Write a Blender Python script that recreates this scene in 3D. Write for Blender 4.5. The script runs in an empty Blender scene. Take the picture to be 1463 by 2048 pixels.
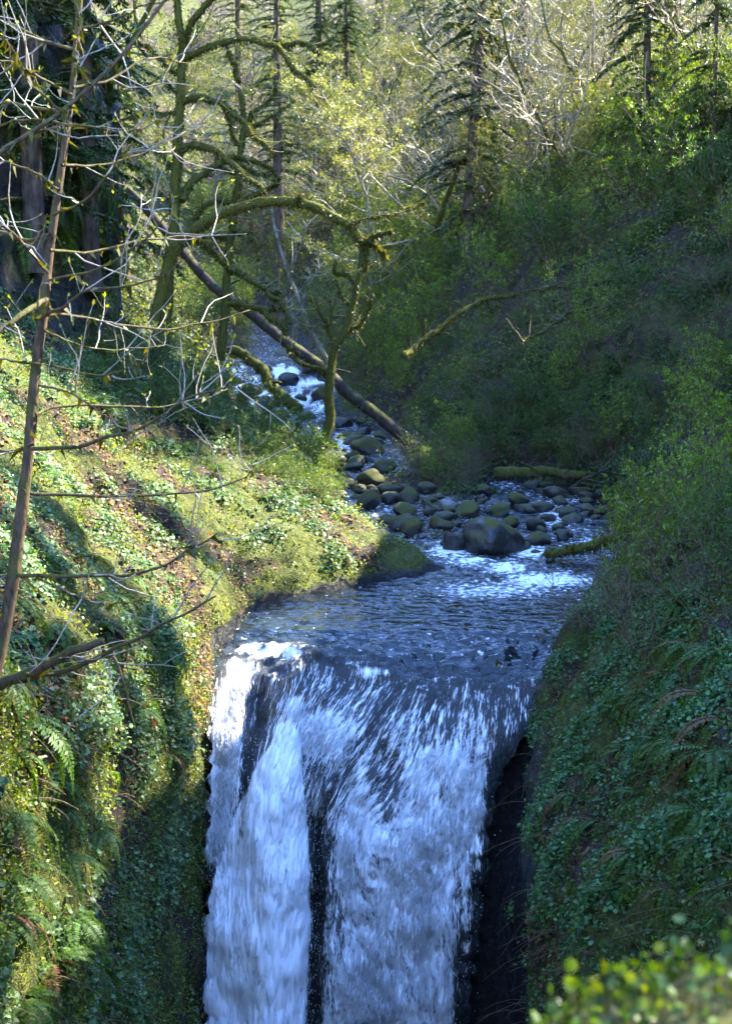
import bpy, math, random
import numpy as np
from mathutils import Vector
from mathutils.bvhtree import BVHTree

R = math.radians
scene = bpy.context.scene

# ------------------------------------------------------------------ camera
PITCH, FPX, W0, H0 = R(6.9), 2668.0, 1463.0, 2048.0
cam_d = bpy.data.cameras.new('camera')
cam_d.sensor_fit = 'VERTICAL'; cam_d.sensor_height = 36.0; cam_d.sensor_width = 25.7
cam_d.lens = 36.0 * FPX / H0
cam_d.clip_start = 0.05; cam_d.clip_end = 3000
cam_d.dof.use_dof = True; cam_d.dof.focus_distance = 17.0; cam_d.dof.aperture_fstop = 3.6
cam = bpy.data.objects.new('camera', cam_d)
scene.collection.objects.link(cam)
cam.location = (0, 0, 0); cam.rotation_euler = (math.pi / 2 - PITCH, 0, 0)
scene.camera = cam

# ------------------------------------------------------------------ sky and sun
SUN = Vector((0.66, 0.30, 0.66)).normalized()
world = bpy.data.worlds.new('World'); scene.world = world; world.use_nodes = True
wn = world.node_tree
sky = wn.nodes.new('ShaderNodeTexSky'); sky.sky_type = 'NISHITA'; sky.sun_disc = False
sky.sun_elevation = math.asin(SUN.z); sky.sun_rotation = math.atan2(SUN.x, SUN.y)
sky.air_density = 1.0; sky.dust_density = 0.0; sky.ozone_density = 3.5
bg = wn.nodes['Background']; bg.inputs['Strength'].default_value = 0.15
tint = wn.nodes.new('ShaderNodeMix'); tint.data_type = 'RGBA'; tint.blend_type = 'MULTIPLY'; tint.inputs[0].default_value = 1.0
tint.inputs[7].default_value = (0.90, 1.0, 1.27, 1)          # the photo's daylight balance leaves open shade clearly blue
wn.links.new(sky.outputs[0], tint.inputs[6]); wn.links.new(tint.outputs[2], bg.inputs['Color'])
sun_d = bpy.data.lights.new('sun', 'SUN'); sun_d.energy = 4.9; sun_d.angle = R(0.53); sun_d.color = (1.0, 0.93, 0.80)
sun = bpy.data.objects.new('sun', sun_d); scene.collection.objects.link(sun)
sun.rotation_euler = (-SUN).to_track_quat('-Z', 'Y').to_euler()
sun.location = (40, 20, 60)
vs = scene.view_settings
vs.view_transform = 'Standard'; vs.look = 'None'; vs.exposure = 3.08; vs.gamma = 1.0; vs.use_curve_mapping = False
scene.cycles.max_bounces = 5; scene.cycles.diffuse_bounces = 4; scene.cycles.glossy_bounces = 3
scene.cycles.transmission_bounces = 3; scene.cycles.transparent_max_bounces = 6
scene.cycles.caustics_reflective = False; scene.cycles.caustics_refractive = False
scene.cycles.sample_clamp_indirect = 6.0
scene.cycles.use_adaptive_sampling = True; scene.cycles.adaptive_threshold = 0.04

# ------------------------------------------------------------------ helpers
CP, SP = math.cos(PITCH), math.sin(PITCH)
def at(px, py, depth):
    """world point seen at a photo pixel, at the given distance along y"""
    a = (px - W0 / 2) / FPX; b = (H0 / 2 - py) / FPX
    d = np.array([a, CP + b * SP, -SP + b * CP])
    return d * (depth / d[1])
def proj(P):
    P = np.asarray(P, float)
    f = P[..., 1] * CP - P[..., 2] * SP
    u = P[..., 1] * SP + P[..., 2] * CP
    f = np.where(f > 0.05, f, 0.05)
    return W0 / 2 + FPX * P[..., 0] / f, H0 / 2 - FPX * u / f, f

def unit(v):
    v = np.asarray(v, float)
    return v / np.maximum(np.linalg.norm(v, axis=-1, keepdims=True), 1e-9)
def sstep(a, b, x):
    t = np.clip((x - a) / (b - a), 0, 1)
    return t * t * (3 - 2 * t)

def _hash(i, j, k, seed):
    h = (i.astype(np.uint32) * np.uint32(374761393) + j.astype(np.uint32) * np.uint32(668265263)
         + k.astype(np.uint32) * np.uint32(2147483647) + np.uint32(seed * 1013904223 & 0xffffffff))
    h = (h ^ (h >> np.uint32(13))) * np.uint32(1274126177)
    h = (h ^ (h >> np.uint32(16))) * np.uint32(2246822519)
    return (h ^ (h >> np.uint32(15)))
def noise(P, seed=0):
    """vectorised gradient noise, about -1..1"""
    P = np.asarray(P, float)
    I = np.floor(P).astype(np.int64); F = P - I
    U = F * F * F * (F * (F * 6 - 15) + 10)
    out = np.zeros(P.shape[:-1])
    for dx in (0, 1):
        for dy in (0, 1):
            for dz in (0, 1):
                h = _hash(I[..., 0] + dx, I[..., 1] + dy, I[..., 2] + dz, seed)
                g1 = (h & np.uint32(1023)).astype(float) / 511.5 - 1
                g2 = ((h >> np.uint32(10)) & np.uint32(1023)).astype(float) / 511.5 - 1
                g3 = ((h >> np.uint32(20)) & np.uint32(1023)).astype(float) / 511.5 - 1
                d = g1 * (F[..., 0] - dx) + g2 * (F[..., 1] - dy) + g3 * (F[..., 2] - dz)
                w = (U[..., 0] if dx else 1 - U[..., 0]) * (U[..., 1] if dy else 1 - U[..., 1]) * (U[..., 2] if dz else 1 - U[..., 2])
                out += w * d
    return out * 1.3
def fbm(P, octv=3, seed=0):
    s = 0; a = 1.0; P = np.asarray(P, float)
    for o in range(octv):
        s = s + a * noise(P, seed + o * 7); P = P * 2.03 + 11.3; a *= 0.5
    return s

def link(o, parent=None):
    scene.collection.objects.link(o)
    if parent is not None:
        o.parent = parent
    return o
def mesh_data(name, V, quads=None, tris=None, col=None, smooth=True, attrs=None):
    V = np.asarray(V, np.float32)
    me = bpy.data.meshes.new(name)
    q = np.zeros((0, 4), np.int32) if quads is None or len(quads) == 0 else np.asarray(quads, np.int32)
    t = np.zeros((0, 3), np.int32) if tris is None or len(tris) == 0 else np.asarray(tris, np.int32)
    me.vertices.add(len(V)); me.vertices.foreach_set('co', V.ravel())
    me.loops.add(q.size + t.size)
    me.loops.foreach_set('vertex_index', np.concatenate([q.ravel(), t.ravel()]))
    me.polygons.add(len(q) + len(t))
    st = np.concatenate([np.arange(len(q)) * 4, q.size + np.arange(len(t)) * 3]).astype(np.int32)
    me.polygons.foreach_set('loop_start', st)
    if smooth:
        me.polygons.foreach_set('use_smooth', np.ones(len(q) + len(t), bool))
    if col is not None:
        c = np.ones((len(V), 4), np.float32); c[:, :3] = col
        a = me.attributes.new('Col', 'FLOAT_COLOR', 'POINT'); a.data.foreach_set('color', c.ravel())
    for k, v in (attrs or {}).items():
        v = np.asarray(v, np.float32)
        if v.ndim == 1:
            a = me.attributes.new(k, 'FLOAT', 'POINT'); a.data.foreach_set('value', v)
        else:
            a = me.attributes.new(k, 'FLOAT_VECTOR', 'POINT'); a.data.foreach_set('vector', v.ravel())
    me.update(); me.validate()
    return me
def obj(name, me, mat=None, parent=None):
    o = bpy.data.objects.new(name, me)
    if mat is not None and len(me.materials) == 0:
        me.materials.append(mat)
    return link(o, parent)
def tag(o, label=None, cat=None, group=None, kind=None):
    if label: o['label'] = label
    if cat: o['category'] = cat
    if group: o['group'] = group
    if kind: o['kind'] = kind
    return o
def empty(name, loc, label=None, cat=None, group=None):
    o = bpy.data.objects.new(name, None); o.empty_display_size = 0.2
    link(o); o.location = loc
    return tag(o, label, cat, group)
MARKS = [(360, 200, 'the tall mossy tree'), (560, 405, 'the bow of the arching trunk'), (470, 430, 'the gnarled mossy tree'), (690, 640, 'the small forked mossy tree'), (560, 750, 'the upper cascade'),
 (390, 530, 'the upper leaning log'), (520, 650, 'the middle of the leaning log'), (740, 830, 'the foot of the leaning log'), (768, 300, 'the pale young tree'), (936, 200, 'the leaning thin conifer'), (1025, 80, 'the thick fir trunk'), (1316, 100, 'the brown fir trunk'),
 (1270, 250, 'the slim conifer stem'), (880, 655, 'the dark jutting limb'), (1100, 945, 'the mossy log'), (1160, 575, 'the pale mossy branch'), (1130, 650, 'the slanting lit branch'), (70, 760, 'the budding tree'), (600, 960, 'the nose bank crest'),
 (985, 1075, 'the largest boulder'), (806, 1045, 'the smooth dark boulder'), (934, 1020, 'the round moss-capped boulder'), (735, 1000, 'the tall mossy boulder'), (655, 925, 'the black boulder'), (735, 895, 'the large sunlit boulder'), (1068, 1045, 'the smooth wet boulder'), (1170, 1095, 'the streamside log'), (1140, 1330, 'the lip of the fall')]
def where(px, py):
    """which landmark of the photo a thing is next to, in words"""
    d, x, y, w = min(((px - a) ** 2 + (py - b) ** 2, a, b, t) for a, b, t in MARKS)
    d = math.sqrt(d); dx, dy = px - x, py - y
    far = 'just ' if d < 55 else '' if d < 130 else 'well '
    side = ('right of' if dx > 0 else 'left of') if abs(dx) > abs(dy) else ('below' if dy > 0 else 'above')
    return far + side + ' ' + w
def copy_tree(o, label=None, group=None, parent=None):
    c = o.copy(); link(c, parent)
    for ch in list(o.children):
        copy_tree(ch, None, None, c)
    if label: c['label'] = label
    if group: c['group'] = group
    return c

class Geo:
    """collects vertices, quads, triangles and a colour per vertex"""
    def __init__(s): s.V = []; s.Q = []; s.T = []; s.C = []; s.n = 0
    def add(s, V, Q=None, T=None, col=(1, 1, 1)):
        V = np.asarray(V, float).reshape(-1, 3)
        if len(V) == 0: return
        c = np.asarray(col, float)
        s.C.append(np.broadcast_to(c, (len(V), 3)) if c.ndim == 1 else c)
        s.V.append(V)
        if Q is not None and len(Q): s.Q.append(np.asarray(Q) + s.n)
        if T is not None and len(T): s.T.append(np.asarray(T) + s.n)
        s.n += len(V)
    def data(s, name, smooth=True, origin=None):
        V = np.concatenate(s.V)
        if origin is not None: V = V - np.asarray(origin)
        return mesh_data(name, V, np.concatenate(s.Q) if s.Q else None, np.concatenate(s.T) if s.T else None,
                         np.concatenate(s.C), smooth)
    def build(s, name, mat, parent=None, smooth=True, origin=None):
        return obj(name, s.data(name, smooth, origin), mat, parent)

def resample(pts, n):
    """smooth (Catmull-Rom) resampling of a polyline of any width of columns"""
    P = np.asarray(pts, float)
    if len(P) == 2:
        t = np.linspace(0, 1, n)[:, None]; return P[0] * (1 - t) + P[1] * t
    E = np.vstack([2 * P[0] - P[1], P, 2 * P[-1] - P[-2]])
    s = np.linspace(0, len(P) - 1, n); i = np.minimum(s.astype(int), len(P) - 2); t = (s - i)[:, None]
    a, b, c, d = E[i], E[i + 1], E[i + 2], E[i + 3]
    return 0.5 * (2 * b + (c - a) * t + (2 * a - 5 * b + 4 * c - d) * t ** 2 + (3 * b - a - 3 * c + d) * t ** 3)

def tubes(geo, items, sides=5, lump=0.0, col=(1, 1, 1), seed=0, jitter=0.0, rng=None, cap=True):
    """items: list of (pts(n,3), radii(n)); grouped by n and swept together"""
    by = {}
    for p, r in items:
        by.setdefault(len(p), []).append((p, r))
    for n, L in by.items():
        P = np.array([a for a, _ in L], float); Rr = np.array([b for _, b in L], float)
        T = np.gradient(P, axis=1); T = unit(T)
        ref = np.where(np.abs(T[:, :1, 2:3]) > 0.9, np.array([1.0, 0, 0]), np.array([0, 0, 1.0]))
        N = unit(np.cross(T[:, 0], ref[:, 0])); fr = [N]
        for i in range(1, n):
            N = unit(N - (N * T[:, i]).sum(-1, keepdims=True) * T[:, i]); fr.append(N)
        N = np.stack(fr, 1); B = np.cross(T, N)
        ang = np.arange(sides) * 2 * math.pi / sides
        off = N[:, :, None] * np.cos(ang)[:, None] + B[:, :, None] * np.sin(ang)[:, None]
        rad = Rr[:, :, None, None]
        V = P[:, :, None] + off * rad
        if lump:
            k = 1 + lump * (noise(V * 5.0, seed)[..., None] * 1.2 + 0.7 * noise(V * 14.0, seed + 3)[..., None])
            V = P[:, :, None] + off * rad * np.clip(k, 0.45, 2.2)
        m = len(L)
        idx = np.arange(m * n * sides).reshape(m, n, sides)
        a = idx[:, :-1]; b = idx[:, 1:]
        Q = np.stack([a, np.roll(a, -1, 2), np.roll(b, -1, 2), b], -1).reshape(-1, 4)
        if jitter and rng is not None:
            c = np.asarray(col) * (1 + jitter * rng.standard_normal((m, 1)))
            c = np.repeat(np.clip(c, 0.003, 1), n * sides, 0)
        else:
            c = col
        Tt = None
        if cap and sides >= 5:
            e = idx[:, -1]; Tt = np.stack([np.broadcast_to(e[:, :1], (m, sides - 2)), e[:, 1:-1], e[:, 2:]], -1).reshape(-1, 3)
        geo.add(V.reshape(-1, 3), Q, Tt, c)

def leaves(geo, pos, axis, nrm, L, Wd, col, shape='rhomb', fold=0.2):
    pos = np.asarray(pos, float); axis = unit(axis); side = unit(np.cross(axis, nrm)); up = np.cross(side, axis)
    n = len(pos); L = np.broadcast_to(np.asarray(L, float), (n,))[:, None]; Wd = np.broadcast_to(np.asarray(Wd, float), (n,))[:, None]
    col = np.asarray(col, float)
    if col.ndim == 1: col = np.broadcast_to(col, (n, 3))
    if shape == 'rhomb':
        V = np.stack([pos, pos + axis * L * .45 + side * Wd * .5 + up * Wd * fold, pos + axis * L,
                      pos + axis * L * .45 - side * Wd * .5 + up * Wd * fold], 1)
        Q = np.arange(n * 4).reshape(n, 4)
        geo.add(V.reshape(-1, 3), Q, None, np.repeat(col, 4, 0))
    elif shape == 'blade':
        V = np.stack([pos - side * Wd * .5, pos + side * Wd * .5, pos + axis * L - up * L * fold], 1)
        geo.add(V.reshape(-1, 3), None, np.arange(n * 3).reshape(n, 3), np.repeat(col, 3, 0))
    else:   # round leaf, six points
        V = np.stack([pos, pos + axis * L * .3 + side * Wd * .5 + up * Wd * fold, pos + axis * L * .75 + side * Wd * .42 + up * Wd * fold * .8,
                      pos + axis * L, pos + axis * L * .75 - side * Wd * .42 + up * Wd * fold * .8,
                      pos + axis * L * .3 - side * Wd * .5 + up * Wd * fold], 1)
        b = np.arange(n)[:, None] * 6
        Q = np.concatenate([b + np.array([[0, 1, 2, 3]]), b + np.array([[0, 3, 4, 5]])], 0)
        geo.add(V.reshape(-1, 3), Q, None, np.repeat(col, 6, 0))

# ------------------------------------------------------------------ materials
def new_mat(name):
    m = bpy.data.materials.new(name); m.use_nodes = True
    nt = m.node_tree
    return m, nt, nt.nodes['Principled BSDF'], nt.nodes['Material Output']
def N_(nt, t, **kw):
    n = nt.nodes.new(t)
    for k, v in kw.items():
        if k in ('operation', 'blend_type', 'data_type', 'attribute_name', 'noise_dimensions', 'feature', 'interpolation'):
            setattr(n, k, v)
        else:
            n.inputs[k].default_value = v
    return n
def attr(nt, name):
    n = nt.nodes.new('ShaderNodeAttribute'); n.attribute_name = name; return n
def ramp(nt, src, stops):
    n = nt.nodes.new('ShaderNodeValToRGB'); e = n.color_ramp.elements
    while len(e) < len(stops): e.new(0.5)
    for el, (p, c) in zip(e, stops):
        el.position = p; el.color = (*c, 1) if len(c) == 3 else c
    nt.links.new(src, n.inputs[0]); return n
def mixc(nt, fac, a, b, blend='MIX'):
    n = nt.nodes.new('ShaderNodeMix'); n.data_type = 'RGBA'; n.blend_type = blend
    for s, v in ((n.inputs[0], fac), (n.inputs[6], a), (n.inputs[7], b)):
        if hasattr(v, 'links'): nt.links.new(v, s)
        elif isinstance(v, (int, float)): s.default_value = v
        else: s.default_value = (*v, 1)
    return n.outputs[2]
def math_(nt, op, a, b=None):
    n = nt.nodes.new('ShaderNodeMath'); n.operation = op
    for i, v in enumerate((a, b)):
        if v is None: continue
        if hasattr(v, 'links'): nt.links.new(v, n.inputs[i])
        else: n.inputs[i].default_value = v
    return n.outputs[0]
def noise_tex(nt, scale, detail=3, rough=0.55, vec=None):
    n = N_(nt, 'ShaderNodeTexNoise', Scale=scale, Detail=detail, Roughness=rough)
    if vec is not None: nt.links.new(vec, n.inputs['Vector'])
    return n
def bump(nt, src, strength, dist, bs):
    n = nt.nodes.new('ShaderNodeBump'); n.inputs['Strength'].default_value = strength; n.inputs['Distance'].default_value = dist
    nt.links.new(src, n.inputs['Height']); nt.links.new(n.outputs[0], bs.inputs['Normal']); return n

def leaf_mat(name, trans=0.4, rough=0.42, spec=0.4, val=0.78):
    m, nt, bs, out = new_mat(name)
    c0 = attr(nt, 'Col'); c = N_(nt, 'ShaderNodeHueSaturation', Saturation=1.08, Value=val); nt.links.new(c0.outputs['Color'], c.inputs['Color'])
    nt.links.new(c.outputs['Color'], bs.inputs['Base Color'])
    bs.inputs['Roughness'].default_value = rough; bs.inputs['Specular IOR Level'].default_value = spec
    tr = nt.nodes.new('ShaderNodeBsdfTranslucent')
    hs = N_(nt, 'ShaderNodeHueSaturation', Hue=0.485, Saturation=1.15, Value=1.5)
    nt.links.new(c.outputs['Color'], hs.inputs['Color']); nt.links.new(hs.outputs[0], tr.inputs['Color'])
    mx = nt.nodes.new('ShaderNodeMixShader'); mx.inputs[0].default_value = trans
    nt.links.new(bs.outputs[0], mx.inputs[1]); nt.links.new(tr.outputs[0], mx.inputs[2]); nt.links.new(mx.outputs[0], out.inputs['Surface'])
    return m
M = {}
M['leaf'] = leaf_mat('leaf')
M['glossy_leaf'] = leaf_mat('glossy_leaf', 0.28, 0.42, 0.32)
M['needle'] = leaf_mat('needle', 0.25, 0.5, 0.3)
M['fern'] = leaf_mat('fern', 0.35, 0.5, 0.22)
M['litter'] = leaf_mat('litter', 0.15, 0.7, 0.2, 0.8)
M['sun_tinted_moss'] = leaf_mat('sun_tinted_moss', 0.35, 0.7, 0.2, 1.0)  # brighter leaf copy that puts sunlight into the left bank moss colour

def bark_mat(name, stops, scale=9.0, bstr=0.6, rough=0.85, moss=None, moss_amt=0.5):
    m, nt, bs, out = new_mat(name)
    tc = nt.nodes.new('ShaderNodeTexCoord')
    mp = nt.nodes.new('ShaderNodeMapping'); mp.inputs['Scale'].default_value = (1, 1, 0.35)
    nt.links.new(tc.outputs['Object'], mp.inputs[0])
    n1 = noise_tex(nt, scale, 3, 0.65, mp.outputs[0]); n2 = noise_tex(nt, scale * .22, 2, 0.5, tc.outputs['Object'])
    c = ramp(nt, n1.outputs[0], stops).outputs[0]
    if moss is not None:
        geo = nt.nodes.new('ShaderNodeNewGeometry'); sx = nt.nodes.new('ShaderNodeSeparateXYZ'); nt.links.new(geo.outputs['Normal'], sx.inputs[0])
        f = math_(nt, 'ADD', math_(nt, 'MULTIPLY', sx.outputs[2], 0.35), math_(nt, 'MULTIPLY', n2.outputs[0], 1.3))
        f = math_(nt, 'ADD', f, moss_amt - 0.95)
        f = ramp(nt, math_(nt, 'ADD', math_(nt, 'MULTIPLY', f, 1.0), math_(nt, 'MULTIPLY', n1.outputs[0], 0.25)), [(0.05, (0, 0, 0)), (0.3, (1, 1, 1))]).outputs[0]
        n3 = noise_tex(nt, scale * 3.5, 3, 0.7, tc.outputs['Object'])
        mc = ramp(nt, n3.outputs[0], [(0.3, moss[0]), (0.72, moss[1])]).outputs[0]
        c = mixc(nt, f, c, mc)
    nt.links.new(c, bs.inputs['Base Color']); bs.inputs['Roughness'].default_value = rough
    bs.inputs['Specular IOR Level'].default_value = 0.25
    bump(nt, n1.outputs[0], bstr, 0.02, bs)
    return m
MOSS = ((0.022, 0.026, 0.005), (0.115, 0.112, 0.017))
M['mossy_bark'] = bark_mat('mossy_bark', [(0.3, (0.02, 0.016, 0.012)), (0.7, (0.09, 0.072, 0.05))], 12, 0.8, 0.95, MOSS, 0.72)
M['bark_grey'] = bark_mat('bark_grey', [(0.3, (0.07, 0.055, 0.04)), (0.7, (0.30, 0.25, 0.20))], 16, 0.5, 0.7, MOSS, 0.25)
M['bark_brown'] = bark_mat('bark_brown', [(0.3, (0.03, 0.02, 0.012)), (0.7, (0.14, 0.09, 0.05))], 22, 0.6, 0.8, MOSS, 0.2)
M['fir_bark'] = bark_mat('fir_bark', [(0.32, (0.022, 0.016, 0.012)), (0.68, (0.135, 0.098, 0.072))], 5, 1.0, 0.95)
M['log_bark'] = bark_mat('log_bark', [(0.3, (0.010, 0.008, 0.007)), (0.7, (0.06, 0.045, 0.036))], 8, 0.9, 0.9, MOSS, 0.0)
M['log_moss'] = bark_mat('log_moss', [(0.3, (0.03, 0.022, 0.014)), (0.7, (0.16, 0.12, 0.075))], 8, 0.9, 0.9, MOSS, 0.5)
def twig_mat(name, c0, c1, rough=0.45):
    m, nt, bs, out = new_mat(name)
    a = attr(nt, 'Col'); tc = nt.nodes.new('ShaderNodeTexCoord')
    n = noise_tex(nt, 14, 3, 0.6, tc.outputs['Object'])
    c = mixc(nt, 1.0, ramp(nt, n.outputs[0], [(0.3, c0), (0.7, c1)]).outputs[0], a.outputs['Color'], 'MULTIPLY')
    nt.links.new(c, bs.inputs['Base Color']); bs.inputs['Roughness'].default_value = rough; bs.inputs['Specular IOR Level'].default_value = 0.4
    return m
M['twig_pale'] = twig_mat('twig_pale', (0.20, 0.165, 0.125), (0.40, 0.36, 0.30), 0.4)
M['twig_brown'] = twig_mat('twig_brown', (0.06, 0.038, 0.022), (0.20, 0.135, 0.08), 0.85)
M['twig_moss'] = twig_mat('twig_moss', (0.10, 0.095, 0.02), (0.30, 0.27, 0.06), 0.9)

def rock_mat(name, c0, c1, moss_amt, wet=0.0):
    m, nt, bs, out = new_mat(name)
    tc = nt.nodes.new('ShaderNodeTexCoord'); oi = nt.nodes.new('ShaderNodeObjectInfo')
    ad = nt.nodes.new('ShaderNodeVectorMath'); ad.operation = 'ADD'
    nt.links.new(tc.outputs['Object'], ad.inputs[0]); nt.links.new(oi.outputs['Location'], ad.inputs[1])
    n1 = noise_tex(nt, 7, 4, 0.65, ad.outputs[0]); n2 = noise_tex(nt, 1.7, 3, 0.5, ad.outputs[0]); n3 = noise_tex(nt, 38, 3, 0.7, ad.outputs[0])
    c = ramp(nt, n1.outputs[0], [(0.3, c0), (0.7, c1)]).outputs[0]
    v = ramp(nt, oi.outputs['Random'], [(0.0, (0.6, 0.6, 0.62)), (0.6, (1, 1, 1)), (1.0, (1.55, 1.45, 1.35))]).outputs[0]
    c = mixc(nt, 1.0, c, v, 'MULTIPLY')
    geo = nt.nodes.new('ShaderNodeNewGeometry'); sx = nt.nodes.new('ShaderNodeSeparateXYZ'); nt.links.new(geo.outputs['Normal'], sx.inputs[0])
    f = math_(nt, 'ADD', math_(nt, 'MULTIPLY', sx.outputs[2], 0.42), math_(nt, 'MULTIPLY', n2.outputs[0], 1.1))
    f = math_(nt, 'ADD', f, math_(nt, 'MULTIPLY', n3.outputs[0], 0.25))
    f = math_(nt, 'ADD', f, math_(nt, 'MULTIPLY', oi.outputs['Random'], 0.16))
    f = ramp(nt, math_(nt, 'ADD', f, moss_amt - 1.25), [(0.05, (0, 0, 0)), (0.25, (1, 1, 1))]).outputs[0]
    mc = ramp(nt, n3.outputs[0], [(0.3, MOSS[0]), (0.72, MOSS[1])]).outputs[0]
    c = mixc(nt, f, c, mc)
    nt.links.new(c, bs.inputs['Base Color'])
    rr = ramp(nt, f, [(0, (0.62 - wet * .4,) * 3), (1, (0.95,) * 3)])
    nt.links.new(rr.outputs[0], bs.inputs['Roughness'])
    bump(nt, n1.outputs[0], 0.5, 0.05, bs)
    return m
M['boulder'] = rock_mat('boulder', (0.007, 0.007, 0.007), (0.042, 0.039, 0.034), 0.36, 0.7)
M['boulder_moss'] = rock_mat('boulder_moss', (0.010, 0.010, 0.009), (0.05, 0.046, 0.038), 0.54, 0.3)
M['cobble'] = rock_mat('cobble', (0.05, 0.05, 0.052), (0.22, 0.215, 0.21), 0.05, 0.2)
# ------------------------------------------------------------------ terrain: lofted cross-sections of the ravine
POOL = -4.4
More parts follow.
